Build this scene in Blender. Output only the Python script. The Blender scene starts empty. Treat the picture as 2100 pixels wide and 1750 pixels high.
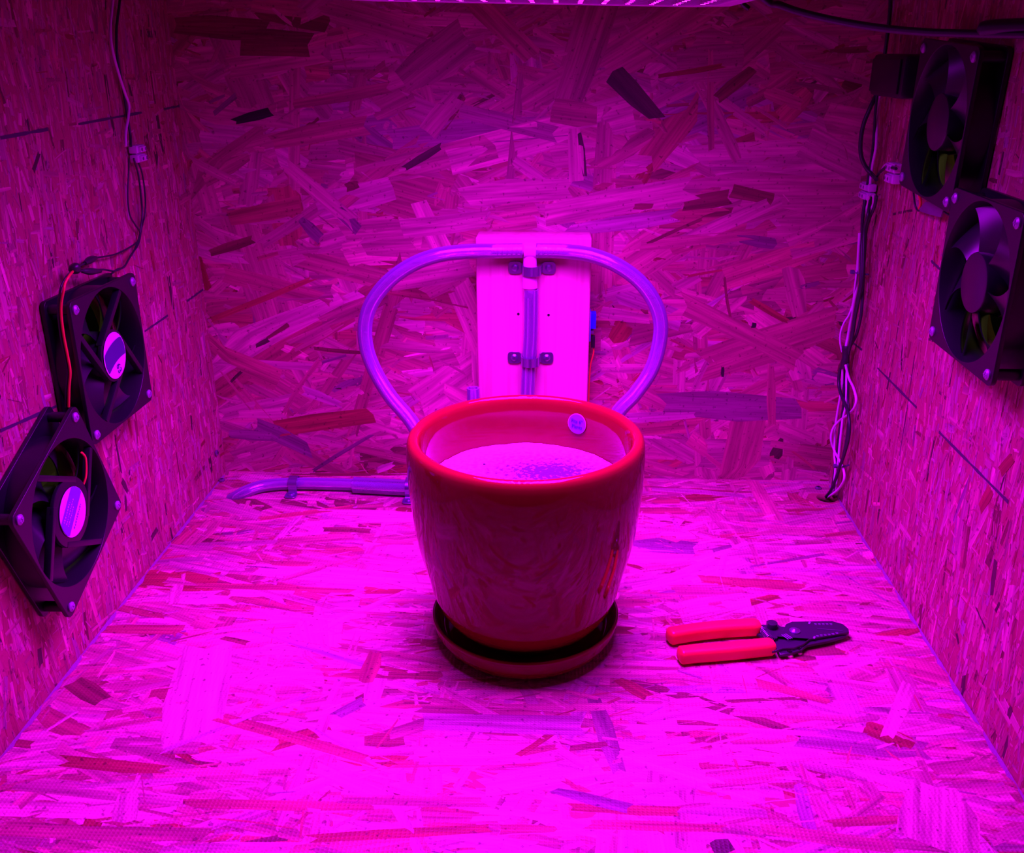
import bpy, bmesh, math, random
import numpy as np
from mathutils import Vector, Matrix

# ------------------------------------------------------------------ camera, world, light, exposure
scene = bpy.context.scene
COL = scene.collection
PI = math.pi

cam_d = bpy.data.cameras.new('camera')
cam_d.sensor_fit = 'HORIZONTAL'
cam_d.sensor_width = 36.0
cam_d.lens = 36.0 * 1930.21 / 2100.0
cam_d.clip_start = 0.01
cam = bpy.data.objects.new('camera', cam_d)
COL.objects.link(cam)
_p, _yw, _r = 0.38081, 0.048805, -0.00423166
_f = Vector((-math.sin(_yw)*math.cos(_p), math.cos(_yw)*math.cos(_p), -math.sin(_p)))
_rt = Vector((math.cos(_yw), math.sin(_yw), 0))
_up = _rt.cross(_f)
_a = math.cos(_r)*_rt + math.sin(_r)*_up
_b = -math.sin(_r)*_rt + math.cos(_r)*_up
M = Matrix((_a, _b, -_f)).transposed().to_4x4()
M.translation = Vector((0.0374, -1.03319, 0.47844))
cam.matrix_world = M
scene.camera = cam

world = bpy.data.worlds.new('world')
scene.world = world
world.use_nodes = True
world.node_tree.nodes['Background'].inputs[0].default_value = (0.9, 0.75, 0.45, 1)
world.node_tree.nodes['Background'].inputs[1].default_value = 0.0008

scene.view_settings.view_transform = 'Standard'
scene.view_settings.look = 'None'
scene.view_settings.exposure = 0.0
scene.view_settings.gamma = 1.0
scene.view_settings.use_curve_mapping = False
scene.cycles.max_bounces = 6
scene.cycles.diffuse_bounces = 4
scene.cycles.glossy_bounces = 3
scene.cycles.transmission_bounces = 5
scene.cycles.transparent_max_bounces = 12
scene.cycles.caustics_reflective = False
scene.cycles.caustics_refractive = False
scene.cycles.sample_clamp_indirect = 4.0

BEAM = 2.8
LED_POWER = 1560.0      # radiance of one grow-light diode
ROOM_LAMP = 0.6       # dim warm lamps in the room outside the box, watts

HW = 0.364             # half the inner width of the box
FRONT = -0.80          # the open front edge
TOP = 0.74             # inner height
rng = np.random.default_rng(11)
random.seed(5)

# ------------------------------------------------------------------ materials
def mat(name, col, rough=0.5, metal=0.0, coat=0.0, spec=0.5, bump=None, emis=None):
    m = bpy.data.materials.new(name); m.use_nodes = True
    nt = m.node_tree; b = nt.nodes['Principled BSDF']
    b.inputs['Base Color'].default_value = (*col, 1)
    b.inputs['Roughness'].default_value = rough
    b.inputs['Metallic'].default_value = metal
    b.inputs['Specular IOR Level'].default_value = spec
    b.inputs['Coat Weight'].default_value = coat
    b.inputs['Coat Roughness'].default_value = 0.05
    if emis:
        b.inputs['Emission Color'].default_value = (*emis[0], 1)
        b.inputs['Emission Strength'].default_value = emis[1]
    # faint uneven tone and roughness on every surface
    tc = nt.nodes.new('ShaderNodeTexCoord'); n = nt.nodes.new('ShaderNodeTexNoise')
    n.inputs['Scale'].default_value = bump[0] if bump else 90
    n.inputs['Detail'].default_value = 4
    nt.links.new(tc.outputs['Object'], n.inputs['Vector'])
    mx = nt.nodes.new('ShaderNodeMixRGB'); mx.blend_type = 'MULTIPLY'; mx.inputs[0].default_value = 0.15
    mx.inputs[1].default_value = (*col, 1)
    nt.links.new(n.outputs['Fac'], mx.inputs[2]); nt.links.new(mx.outputs[0], b.inputs['Base Color'])
    if bump:
        bp = nt.nodes.new('ShaderNodeBump'); bp.inputs['Strength'].default_value = bump[1]
        bp.inputs['Distance'].default_value = bump[2]
        nt.links.new(n.outputs['Fac'], bp.inputs['Height']); nt.links.new(bp.outputs[0], b.inputs['Normal'])
    return m

def osb_material(name, screen=False):
    """pressed wood strands: each strand carries its own tone (attribute tone) and grain frame (attribute grain: metres along, across, seed)"""
    m = bpy.data.materials.new(name); m.use_nodes = True
    nt = m.node_tree; N = nt.nodes.new; Lk = nt.links.new
    b = nt.nodes['Principled BSDF']
    tone = N('ShaderNodeAttribute'); tone.attribute_name = 'tone'
    gr = N('ShaderNodeAttribute'); gr.attribute_name = 'grain'
    def scaled(sx, sy, sz):
        v = N('ShaderNodeVectorMath'); v.operation = 'MULTIPLY'; v.inputs[1].default_value = (sx, sy, sz)
        Lk(gr.outputs['Vector'], v.inputs[0]); return v.outputs[0]
    n1 = N('ShaderNodeTexNoise'); n1.inputs['Scale'].default_value = 1; n1.inputs['Detail'].default_value = 5
    Lk(scaled(22, 520, 60), n1.inputs['Vector'])
    n2 = N('ShaderNodeTexNoise'); n2.inputs['Scale'].default_value = 1; n2.inputs['Detail'].default_value = 2
    Lk(scaled(9, 130, 40), n2.inputs['Vector'])
    r1 = N('ShaderNodeMapRange'); r1.inputs[1].default_value = .3; r1.inputs[2].default_value = .7
    r1.inputs[3].default_value = .74; r1.inputs[4].default_value = 1.16
    Lk(n1.outputs['Fac'], r1.inputs[0])
    r2 = N('ShaderNodeMapRange'); r2.inputs[1].default_value = .35; r2.inputs[2].default_value = .65
    r2.inputs[3].default_value = .68; r2.inputs[4].default_value = 1.16
    Lk(n2.outputs['Fac'], r2.inputs[0])
    mu = N('ShaderNodeMath'); mu.operation = 'MULTIPLY'; Lk(r1.outputs[0], mu.inputs[0]); Lk(r2.outputs[0], mu.inputs[1])
    # small specks of bark and resin
    tc = N('ShaderNodeTexCoord')
    n3 = N('ShaderNodeTexNoise'); n3.inputs['Scale'].default_value = 210; n3.inputs['Detail'].default_value = 3
    Lk(tc.outputs['Object'], n3.inputs['Vector'])
    r3 = N('ShaderNodeMapRange'); r3.inputs[1].default_value = .30; r3.inputs[2].default_value = .38
    r3.inputs[3].default_value = .45; r3.inputs[4].default_value = 1.0
    Lk(n3.outputs['Fac'], r3.inputs[0])
    mu2 = N('ShaderNodeMath'); mu2.operation = 'MULTIPLY'; Lk(mu.outputs[0], mu2.inputs[0]); Lk(r3.outputs[0], mu2.inputs[1])
    vm = N('ShaderNodeVectorMath'); vm.operation = 'SCALE'
    Lk(tone.outputs['Color'], vm.inputs[0]); Lk(mu2.outputs[0], vm.inputs['Scale'])
    Lk(vm.outputs[0], b.inputs['Base Color'])
    b.inputs['Roughness'].default_value = 0.55
    b.inputs['Specular IOR Level'].default_value = 0.35
    bp = N('ShaderNodeBump'); bp.inputs['Strength'].default_value = 0.7; bp.inputs['Distance'].default_value = 0.0005
    Lk(n1.outputs['Fac'], bp.inputs['Height'])
    last = bp
    if screen:    # the wire screen pressed into this face at the mill
        sx = N('ShaderNodeSeparateXYZ'); Lk(tc.outputs['Object'], sx.inputs[0])
        hs = []
        for o, k, ph in (('X', 2*PI/0.0030, 0), ('Y', 2*PI/0.0026, 0)):
            a = N('ShaderNodeMath'); a.operation = 'MULTIPLY'; a.inputs[1].default_value = k; Lk(sx.outputs[o], a.inputs[0])
            s = N('ShaderNodeMath'); s.operation = 'SINE'; Lk(a.outputs[0], s.inputs[0]); hs.append(s)
        ad = N('ShaderNodeMath'); ad.operation = 'MAXIMUM'; Lk(hs[0].outputs[0], ad.inputs[0]); Lk(hs[1].outputs[0], ad.inputs[1])
        b2 = N('ShaderNodeBump'); b2.inputs['Strength'].default_value = 0.55; b2.inputs['Distance'].default_value = 0.0003
        Lk(ad.outputs[0], b2.inputs['Height']); Lk(bp.outputs[0], b2.inputs['Normal']); last = b2
    Lk(last.outputs[0], b.inputs['Normal'])
    return m

def pine_material():
    m = mat('planed_pine', (.86, .70, .46), .45)
    nt = m.node_tree; N = nt.nodes.new; Lk = nt.links.new; b = nt.nodes['Principled BSDF']
    tc = N('ShaderNodeTexCoord'); mp = N('ShaderNodeMapping'); mp.inputs['Scale'].default_value = (60, 60, 2.5)
    Lk(tc.outputs['Object'], mp.inputs[0])
    n = N('ShaderNodeTexNoise'); n.inputs['Scale'].default_value = 1.6; n.inputs['Detail'].default_value = 3; n.inputs['Distortion'].default_value = .6
    Lk(mp.outputs[0], n.inputs['Vector'])
    cr = N('ShaderNodeValToRGB'); cr.color_ramp.elements[0].position = .36; cr.color_ramp.elements[0].color = (.60, .46, .30, 1)
    cr.color_ramp.elements[1].position = .5; cr.color_ramp.elements[1].color = (.68, .56, .38, 1)
    Lk(n.outputs['Fac'], cr.inputs[0]); Lk(cr.outputs[0], b.inputs['Base Color'])
    return m

def clear_vinyl(name, tint=(.99, .98, 1.0), haze=.58):
    """clear flexible plastic: mostly see-through, glossy, with a little milky haze"""
    m = bpy.data.materials.new(name); m.use_nodes = True
    nt = m.node_tree; nt.nodes.clear(); N = nt.nodes.new; Lk = nt.links.new
    out = N('ShaderNodeOutputMaterial')
    tr = N('ShaderNodeBsdfTransparent'); tr.inputs[0].default_value = (*tint, 1)
    df = N('ShaderNodeBsdfDiffuse'); df.inputs[0].default_value = (.62, .6, 1, 1)
    tl = N('ShaderNodeBsdfTranslucent'); tl.inputs[0].default_value = (.62, .6, 1, 1)
    gl = N('ShaderNodeBsdfGlossy'); gl.inputs[0].default_value = (1, 1, 1, 1); gl.inputs['Roughness'].default_value = .09
    m1 = N('ShaderNodeMixShader'); m1.inputs[0].default_value = .4
    Lk(df.outputs[0], m1.inputs[1]); Lk(tl.outputs[0], m1.inputs[2])
    lw = N('ShaderNodeLayerWeight'); lw.inputs[0].default_value = .35
    rg = N('ShaderNodeMapRange'); rg.inputs[3].default_value = haze*.45; rg.inputs[4].default_value = haze*1.6
    Lk(lw.outputs['Facing'], rg.inputs[0])
    m2 = N('ShaderNodeMixShader'); Lk(rg.outputs[0], m2.inputs[0]); Lk(tr.outputs[0], m2.inputs[1]); Lk(m1.outputs[0], m2.inputs[2])
    fr = N('ShaderNodeFresnel'); fr.inputs[0].default_value = 1.8
    m3 = N('ShaderNodeMixShader'); Lk(fr.outputs[0], m3.inputs[0]); Lk(m2.outputs[0], m3.inputs[1]); Lk(gl.outputs[0], m3.inputs[2])
    Lk(m3.outputs[0], out.inputs[0])
    return m

OSB = osb_material('pressed_wood_strands')
OSB_SCREEN = osb_material('pressed_wood_strands_screened', True)
CORE = mat('board_core', (.34, .20, .10), .8, bump=(240, .6, .001))
PINE = pine_material()
GLAZE = mat('red_glaze', (.17, .004, .011), .06, coat=0, spec=.38)
STEEL = mat('zinc_plated_steel', (.34, .38, .58), .28, metal=.9)
SCREW = mat('pale_screw_head', (.30, .28, .38), .38, metal=.25, bump=(600, .3, .0003))
BLACK = mat('black_plastic', (.006, .006, .011), .38, spec=.5)
BLADE = mat('black_blade_plastic', (.010, .010, .017), .30, spec=.6)
RUBBER = mat('black_rubber', (.015, .013, .018), .5)
BLACKWIRE = mat('black_wire_sleeve', (.018, .018, .03), .4)
WHITEWIRE = mat('white_wire_sleeve', (.70, .66, .74), .45)
WHITE = mat('white_plastic', (.66, .60, .72), .5)
NYLON = mat('translucent_white_nylon', (.82, .62, .80), .35)
REDWIRE = mat('red_wire_sleeve', (.75, .03, .05), .4)
GRIP = mat('orange_red_grip', (.85, .06, .05), .38)
TOOLSTEEL = mat('blackened_tool_steel', (.035, .03, .05), .33, metal=.3)
ENGRAVE = mat('pale_engraving', (.20, .15, .30), .5)
TAPE = mat('black_tape', (.02, .018, .024), .4)
TIE = mat('violet_tie', (.10, .07, .18), .4)
BLUE = mat('blue_plastic', (.01, .05, .9), .4)
LABEL = mat('white_sticker', (.62, .52, .78), .5)
LABELDARK = mat('purple_sticker_band', (.05, .02, .17), .5)
LABELBLUE = mat('blue_sticker_band', (.16, .10, .62), .5)
INK = mat('printed_ink', (.04, .02, .16), .6)
STICKER = mat('lilac_sticker', (.16, .12, .5), .5)
STICKEREDGE = mat('white_sticker_edge', (.4, .3, .45), .5)
PENCIL = mat('marker_line', (.05, .03, .06), .7)
DUST = mat('pale_sawdust', (.26, .20, .27), .9, bump=(900, .8, .001))
WATERCLEAR = clear_vinyl('clear_vinyl')
SLEEVE = clear_vinyl('milky_vinyl', (.95, .92, 1), .50)
HOUSING = mat('white_lamp_housing', (.7, .7, .75), .4)
BOARD = mat('black_diode_board', (.30, .30, .36), .5)
LEDRED = mat('red_diode', (.3, .02, .05), .3, emis=((1.0, .002, 1.0), LED_POWER))
LEDBLUE = mat('blue_diode', (.05, .05, .3), .3, emis=((.3, .002, 1.0), LED_POWER*4))
def lens_beam(m, k):
    """the diode's lens throws a narrower beam than a bare surface: radiance falls with the cosine of the exit angle to the power k"""
    nt = m.node_tree; N = nt.nodes.new; Lk = nt.links.new; b = nt.nodes['Principled BSDF']
    g = N('ShaderNodeNewGeometry'); d = N('ShaderNodeVectorMath'); d.operation = 'DOT_PRODUCT'
    Lk(g.outputs['Normal'], d.inputs[0]); Lk(g.outputs['Incoming'], d.inputs[1])
    a = N('ShaderNodeMath'); a.operation = 'ABSOLUTE'; Lk(d.outputs['Value'], a.inputs[0])
    p = N('ShaderNodeMath'); p.operation = 'POWER'; Lk(a.outputs[0], p.inputs[0]); p.inputs[1].default_value = k
    mu = N('ShaderNodeMath'); mu.operation = 'MULTIPLY_ADD'; Lk(p.outputs[0], mu.inputs[0]); s_ = b.inputs['Emission Strength'].default_value
    mu.inputs[1].default_value = s_; mu.inputs[2].default_value = s_*.035; Lk(mu.outputs[0], b.inputs['Emission Strength'])
for _m in (LEDRED, LEDBLUE): lens_beam(_m, BEAM)
ROOMPAINT = mat('room_paint', (.64, .58, .46), .8)

def filler_material():
    """white granular potting filler with a grey smear of soil dust on it"""
    m = mat('white_potting_filler', (.5, .48, .5), .85, bump=(700, .6, .0012))
    nt = m.node_tree; N = nt.nodes.new; Lk = nt.links.new; b = nt.nodes['Principled BSDF']
    tc = N('ShaderNodeTexCoord')
    def blob(cx, cy, sx, sy):
        v = N('ShaderNodeVectorMath'); v.operation = 'SUBTRACT'; v.inputs[1].default_value = (cx, cy, 0); Lk(tc.outputs['Object'], v.inputs[0])
        w = N('ShaderNodeVectorMath'); w.operation = 'MULTIPLY'; w.inputs[1].default_value = (1/sx, 1/sy, 0); Lk(v.outputs[0], w.inputs[0])
        l = N('ShaderNodeVectorMath'); l.operation = 'LENGTH'; Lk(w.outputs[0], l.inputs[0]); return l.outputs['Value']
    n = N('ShaderNodeTexNoise'); n.inputs['Scale'].default_value = 260; n.inputs['Detail'].default_value = 6; Lk(tc.outputs['Object'], n.inputs['Vector'])
    bl = blob(0.020, 0.020, .085, .050)
    s = N('ShaderNodeMath'); s.operation = 'SUBTRACT'; s.inputs[0].default_value = 1.0; Lk(bl, s.inputs[1])
    a = N('ShaderNodeMath'); a.operation = 'MULTIPLY_ADD'; a.inputs[1].default_value = 1.8; Lk(n.outputs['Fac'], a.inputs[0]); a.inputs[2].default_value = -.85
    ad = N('ShaderNodeMath'); ad.operation = 'ADD'; Lk(s.outputs[0], ad.inputs[0]); Lk(a.outputs[0], ad.inputs[1])
    cr = N('ShaderNodeValToRGB'); cr.color_ramp.elements[0].position = .0; cr.color_ramp.elements[0].color = (.45, .42, .45, 1)
    cr.color_ramp.elements[1].position = .8; cr.color_ramp.elements[1].color = (.04, .04, .10, 1)
    Lk(ad.outputs[0], cr.inputs[0]); Lk(cr.outputs[0], b.inputs['Base Color'])
    return m
FILLER = filler_material()

# ------------------------------------------------------------------ helpers
def link(name, me, m, parent=None):
    o = bpy.data.objects.new(name, me); COL.objects.link(o)
    if m is not None and not me.materials: me.materials.append(m)
    if parent is not None: o.parent = parent
    return o
def tag(o, label=None, cat=None, group=None, kind=None):
    if label: o['label'] = label
    if cat: o['category'] = cat
    if group: o['group'] = group
    if kind: o['kind'] = kind
    return o
def empty(name, mw, label=None, cat=None, group=None):
    o = bpy.data.objects.new(name, None); COL.objects.link(o); o.empty_display_size = .02
    o.matrix_world = mw if isinstance(mw, Matrix) else Matrix.Translation(mw)
    return tag(o, label, cat, group)
def smooth(me, ang=40):
    for p in me.polygons: p.use_smooth = True
    try: me.set_sharp_from_angle(angle=math.radians(ang))
    except Exception: pass
    return me
def bm_done(bm, name, sm=40):
    me = bpy.data.meshes.new(name); bmesh.ops.recalc_face_normals(bm, faces=bm.faces); bm.to_mesh(me); bm.free()
    return smooth(me, sm) if sm else me
def catmull(pts, n=8, closed=False):
    P = [Vector(p) for p in pts]; out = []
    k = len(P)
    rngi = range(k) if closed else range(k-1)
    for i in rngi:
        p1, p2 = P[i], P[(i+1) % k]
        p0 = P[i-1] if (closed or i > 0) else p1 + (p1-p2)
        p3 = P[(i+2) % k] if (closed or i+2 < k) else p2 + (p2-p1)
        for j in range(n):
            t = j/n
            out.append(.5*((2*p1)+(-p0+p2)*t+(2*p0-5*p1+4*p2-p3)*t*t+(-p0+3*p1-3*p2+p3)*t**3))
    if not closed: out.append(P[-1])
    return out
def tube(bm, pts, r, seg=10, n=8, closed=False, inner=None, sup=2.0, flat=1.0, radii=None, raw=False):
    """sweep a round (or superelliptic) section along the points; inner = bore radius for a hollow tube"""
    P = pts if raw else catmull(pts, n, closed)
    P = [Vector(p) for p in P]; K = len(P)
    T = []
    for i in range(K):
        a = P[i-1] if (i or closed) else P[i]; b = P[(i+1) % K] if (i < K-1 or closed) else P[i]
        T.append((b-a).normalized())
    up = Vector((0, 0, 1)) if abs(T[0].z) < .9 else Vector((0, 1, 0))
    U = (up - up.dot(T[0])*T[0]).normalized()
    rings = []
    for i in range(K):
        U = (U - U.dot(T[i])*T[i]).normalized(); V = T[i].cross(U)
        rr = radii(i/(K-1)) if radii else 1.0
        row = []
        for rad in ([r, inner] if inner else [r]):
            ring = []
            for s in range(seg):
                a = 2*PI*s/seg; c, d = math.cos(a), math.sin(a)
                e = 2.0/sup
                x = math.copysign(abs(c)**e, c); y = math.copysign(abs(d)**e, d)
                ring.append(bm.verts.new(P[i] + (U*x*flat + V*y)*rad*rr))
            row.append(ring)
        rings.append(row)
    for i in range(K if closed else K-1):
        A, B_ = rings[i], rings[(i+1) % K]
        for q in range(len(A)):
            for s in range(seg):
                f = [A[q][s], A[q][(s+1) % seg], B_[q][(s+1) % seg], B_[q][s]]
                if q: f.reverse()
                bm.faces.new(f)
    if not closed:
        for row in (rings[0], rings[-1]):
            if inner:
                for s in range(seg): bm.faces.new([row[0][s], row[1][s], row[1][(s+1) % seg], row[0][(s+1) % seg]])
            else: bm.faces.new(row[0])
def wire(name, pts, r, m, parent=None, label=None, cat=None, group=None, seg=8, n=7, **k):
    bm = bmesh.new(); tube(bm, pts, r, seg, n, **k)
    o = link(name, bm_done(bm, name, 60), m, parent)
    return tag(o, label, cat, group)
def box(bm, lo, hi, bev=0, mw=None):
    r = bmesh.ops.create_cube(bm, size=1)
    S = Matrix.Diagonal((hi[0]-lo[0], hi[1]-lo[1], hi[2]-lo[2], 1)); Tm = Matrix.Translation(((lo[0]+hi[0])/2, (lo[1]+hi[1])/2, (lo[2]+hi[2])/2))
    X = Tm @ S
    if mw is not None: X = mw @ X
    bmesh.ops.transform(bm, matrix=X, verts=r['verts'])
    if bev:
        es = set(e for v in r['verts'] for e in v.link_edges)
        bmesh.ops.bevel(bm, geom=list(es), offset=bev, segments=2, affect='EDGES', profile=.5)
def cyl(bm, r, z0, z1, seg=24, mw=None, r2=None, bev=0):
    q = bmesh.ops.create_cone(bm, cap_ends=True, segments=seg, radius1=r, radius2=r if r2 is None else r2, depth=z1-z0)
    X = Matrix.Translation((0, 0, (z0+z1)/2))
    if mw is not None: X = mw @ X
    bmesh.ops.transform(bm, matrix=X, verts=q['verts'])
    if bev:
        es = [e for e in set(e for v in q['verts'] for e in v.link_edges) if len(e.link_faces) == 2 and any(len(f.verts) > 4 for f in e.link_faces)]
        bmesh.ops.bevel(bm, geom=es, offset=bev, segments=2, affect='EDGES', profile=.5)
def lathe(bm, prof, seg=96, cx=0, cy=0):
    rings = []
    for r, z in prof:
        if r < 1e-6: rings.append([bm.verts.new((cx, cy, z))])
        else: rings.append([bm.verts.new((cx+r*math.cos(2*PI*i/seg), cy+r*math.sin(2*PI*i/seg), z)) for i in range(seg)])
    for a, b in zip(rings, rings[1:]):
        for i in range(seg):
            j = (i+1) % seg
            if len(a) == 1 and len(b) == 1: continue
            if len(a) == 1: bm.faces.new([a[0], b[i], b[j]])
            elif len(b) == 1: bm.faces.new([a[i], b[0], a[j]])
            else: bm.faces.new([a[i], b[i], b[j], a[j]])
def plate_mesh(name, outer, holes, z0, z1, bevel=0.0):
    """flat plate with real holes, extruded from z0 to z1"""
    cu = bpy.data.curves.new(name, 'CURVE'); cu.dimensions = '2D'; cu.fill_mode = 'BOTH'
    for loop in [outer]+holes:
        sp = cu.splines.new('POLY'); sp.points.add(len(loop)-1); sp.use_cyclic_u = True
        for i, (x, y) in enumerate(loop): sp.points[i].co = (x, y, 0, 1)
    cu.extrude = (z1-z0)/2 - bevel; cu.bevel_depth = bevel; cu.bevel_resolution = 1
    cu.offset = -bevel
    o = bpy.data.objects.new('tmp', cu); COL.objects.link(o)
    dg = bpy.context.evaluated_depsgraph_get()
    me = bpy.data.meshes.new_from_object(o.evaluated_get(dg)); me.name = name
    bpy.data.objects.remove(o)
    bm = bmesh.new(); bm.from_mesh(me); bmesh.ops.remove_doubles(bm, verts=bm.verts, dist=1e-6)
    bmesh.ops.translate(bm, verts=bm.verts, vec=(0, 0, (z0+z1)/2)); bmesh.ops.recalc_face_normals(bm, faces=bm.faces)
    bm.to_mesh(me); bm.free(); me.materials.clear()
    return me
def circle(r, n=48, cx=0, cy=0): return [(cx+r*math.cos(2*PI*i/n), cy+r*math.sin(2*PI*i/n)) for i in range(n)]
def rrect(w, h, r, n=6):
    out = []
    for sx, sy, a0 in ((1, 1, 0), (-1, 1, 90), (-1, -1, 180), (1, -1, 270)):
        for i in range(n+1):
            a = math.radians(a0+90*i/n); out.append((sx*(w/2-r)+r*math.cos(a), sy*(h/2-r)+r*math.sin(a)))
    return out
def text_mesh(name, s, size, depth=.0001, align='CENTER'):
    cu = bpy.data.curves.new(name, 'FONT'); cu.body = s; cu.size = size; cu.align_x = align; cu.align_y = 'CENTER'; cu.extrude = depth; cu.resolution_u = 2
    o = bpy.data.objects.new('tmp', cu); COL.objects.link(o)
    me = bpy.data.meshes.new_from_object(o.evaluated_get(bpy.context.evaluated_depsgraph_get())); me.name = name
    bpy.data.objects.remove(o); me.materials.clear(); return me
def frame(o, x, y, z): 
    m = Matrix((Vector(x), Vector(y), Vector(z))).transposed().to_4x4(); m.translation = Vector(o); return m

# ------------------------------------------------------------------ the boards of the box
TONES = {'light': (.56, .45, .30), 'pale': (.49, .37, .24), 'tan': (.43, .30, .185), 'mid': (.38, .24, .14), 'red': (.34, .17, .09),
         'rust': (.27, .11, .045), 'brown': (.18, .09, .05), 'dark': (.07, .04, .035), 'black': (.02, .014, .02), 'cool': (.25, .20, .17), 'blue': (.19, .14, .135), 'lilac': (.41, .32, .265)}
MIX = [('light', .08), ('pale', .26), ('tan', .30), ('mid', .18), ('red', .07), ('rust', .02), ('brown', .02), ('dark', .010), ('cool', .03), ('lilac', .03)]

TOPMIX = [('light', .10), ('pale', .30), ('tan', .32), ('mid', .20), ('red', .06), ('lilac', .02)]

class Plane:
    def __init__(s, o, S, T, N, su, tu, holes=(), ):
        s.o, s.S, s.T, s.N = map(lambda v: np.array(v, float), (o, S, T, N)); s.su, s.tu, s.holes = su, tu, holes
    def st(s, p):
        d = np.array(p, float)-s.o; return d@s.S, d@s.T
    def xyz(s, a, b, h): return s.o + a[..., None]*s.S + b[..., None]*s.T + h[..., None]*s.N

def strand_arrays(pl, cs, ct, ang, ln, wd, h, tone, jag=.09):
    """n strands: an 8-cornered ragged top face standing h above the board, with sides"""
    n = len(cs)
    u = np.array([-.5, -.47, -.5, -.1, .5, .47, .5, .1]); v = np.array([-.5, 0, .5, .5, .5, 0, -.5, -.5])
    U = u[None]*ln[:, None]*(1+rng.normal(0, .05, (n, 8))) + rng.normal(0, 1, (n, 8))*jag*np.minimum(wd, ln*.4)[:, None]*np.array([1, 1, 1, .3, 1, 1, 1, .3])
    V = v[None]*wd[:, None]*(1+rng.normal(0, .07, (n, 8)))
    taper = rng.uniform(.6, 1.05, (n, 2)); V[:, :3] *= taper[:, :1]; V[:, 4:7] *= taper[:, 1:]
    bend = rng.normal(0, .022, n)*ln
    V += bend[:, None]*(u[None]**2*4-.5)*.5
    c, s = np.cos(ang)[:, None], np.sin(ang)[:, None]
    A = cs[:, None]+U*c-V*s; B_ = ct[:, None]+U*s+V*c
    A = np.clip(A, pl.su[0], pl.su[1]); B_ = np.clip(B_, pl.tu[0], pl.tu[1])
    tilt = 1+rng.normal(0, .10, (n, 8))
    H = h[:, None]*tilt
    top = pl.xyz(A, B_, H); bot = pl.xyz(A, B_, np.zeros_like(A)-.0001)
    vs = np.concatenate([top, bot], 1)                              # n,16,3
    seed = rng.uniform(0, 100, n)
    g = np.stack([np.tile(U, 2), np.tile(V, 2), np.repeat(seed[:, None], 16, 1)], 2)
    col = np.repeat(np.concatenate([tone, np.ones((n, 1))], 1)[:, None], 16, 1)
    return vs, g, col
def strand_mesh(name, vs, g, col, m):
    n = len(vs); me = bpy.data.meshes.new(name)
    loops = []; 
    base = (np.arange(n)*16)[:, None]
    topf = base+np.arange(8)[None]
    i = np.arange(8); j = (i+1) % 8
    side = base[:, :, None] + np.stack([j, i, i+8, j+8], 1)[None]    # n,8,4
    L_ = np.concatenate([topf, side.reshape(n, 32)], 1).reshape(-1)
    tot = np.tile(np.array([8]+[4]*8), n)
    me.vertices.add(n*16); me.vertices.foreach_set('co', vs.reshape(-1).astype(np.float32))
    me.loops.add(len(L_)); me.loops.foreach_set('vertex_index', L_.astype(np.int32))
    me.polygons.add(len(tot)); st = np.concatenate([[0], np.cumsum(tot)[:-1]])
    me.polygons.foreach_set('loop_start', st.astype(np.int32))
    try: me.polygons.foreach_set('loop_total', tot.astype(np.int32))
    except Exception: pass
    a = me.attributes.new('tone', 'FLOAT_COLOR', 'POINT'); a.data.foreach_set('color', col.reshape(-1).astype(np.float32))
    a = me.attributes.new('grain', 'FLOAT_VECTOR', 'POINT'); a.data.foreach_set('vector', g.reshape(-1).astype(np.float32))
    me.update(calc_edges=True); me.validate(); me.shade_flat(); me.materials.append(m)
    return me
def tones(n, mix=MIX, gain=1.0):
    w = np.array([x[1] for x in mix]); w = w/w.sum(); k = rng.choice(len(mix), n, p=w)
    T = np.array([TONES[x[0]] for x in mix])[k]*gain
    return np.clip(T*rng.normal(1, .11, (n, 1))*rng.normal(1, .05, (n, 3)), .01, .95)
def lay(pl, n, ln, wd, main, spread, hmax, gain=1.0, mix=MIX, hmin=.1):
    cs = rng.uniform(pl.su[0], pl.su[1], n); ct = rng.uniform(pl.tu[0], pl.tu[1], n)
    ang = main+rng.normal(0, spread, n)
    cross = rng.random(n) < .12; ang[cross] += PI/2
    L_ = np.clip(rng.lognormal(math.log(ln), .45, n), ln*.25, ln*3.2); W_ = np.clip(rng.lognormal(math.log(wd), .55, n), wd*.2, wd*3.5)
    W_ = np.minimum(W_, L_*.55)
    keep = np.ones(n, bool)
    for (hx, hy, hr) in pl.holes:
        for k in np.linspace(-.55, .55, 9):
            for q in (-.5, .5):
                x = cs+k*L_*np.cos(ang)-q*W_*np.sin(ang); y = ct+k*L_*np.sin(ang)+q*W_*np.cos(ang)
                keep &= (x-hx)**2+(y-hy)**2 > hr**2
    cs, ct, ang, L_, W_ = cs[keep], ct[keep], ang[keep], L_[keep], W_[keep]
    h = rng.uniform(hmin, 1, len(cs))*hmax
    return strand_arrays(pl, cs, ct, ang, L_, W_, h, tones(len(cs), mix, gain))
def one_strand(pl, p0, p1, w, tone, m, parent, h=.0012, gain=1.0, jag=.12):
    a, b = pl.st(p0); c, d = pl.st(p1)
    L_ = math.hypot(c-a, d-b)
    vs, g, col = strand_arrays(pl, np.array([(a+c)/2]), np.array([(b+d)/2]), np.array([math.atan2(d-b, c-a)]), np.array([L_]), np.array([w]),
                               np.array([h*rng.uniform(.85, 1.15)]), np.array([TONES[tone]])*gain, jag)
    return link('wood_strand', strand_mesh('wood_strand', vs, g, col, m), m, parent)
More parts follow.
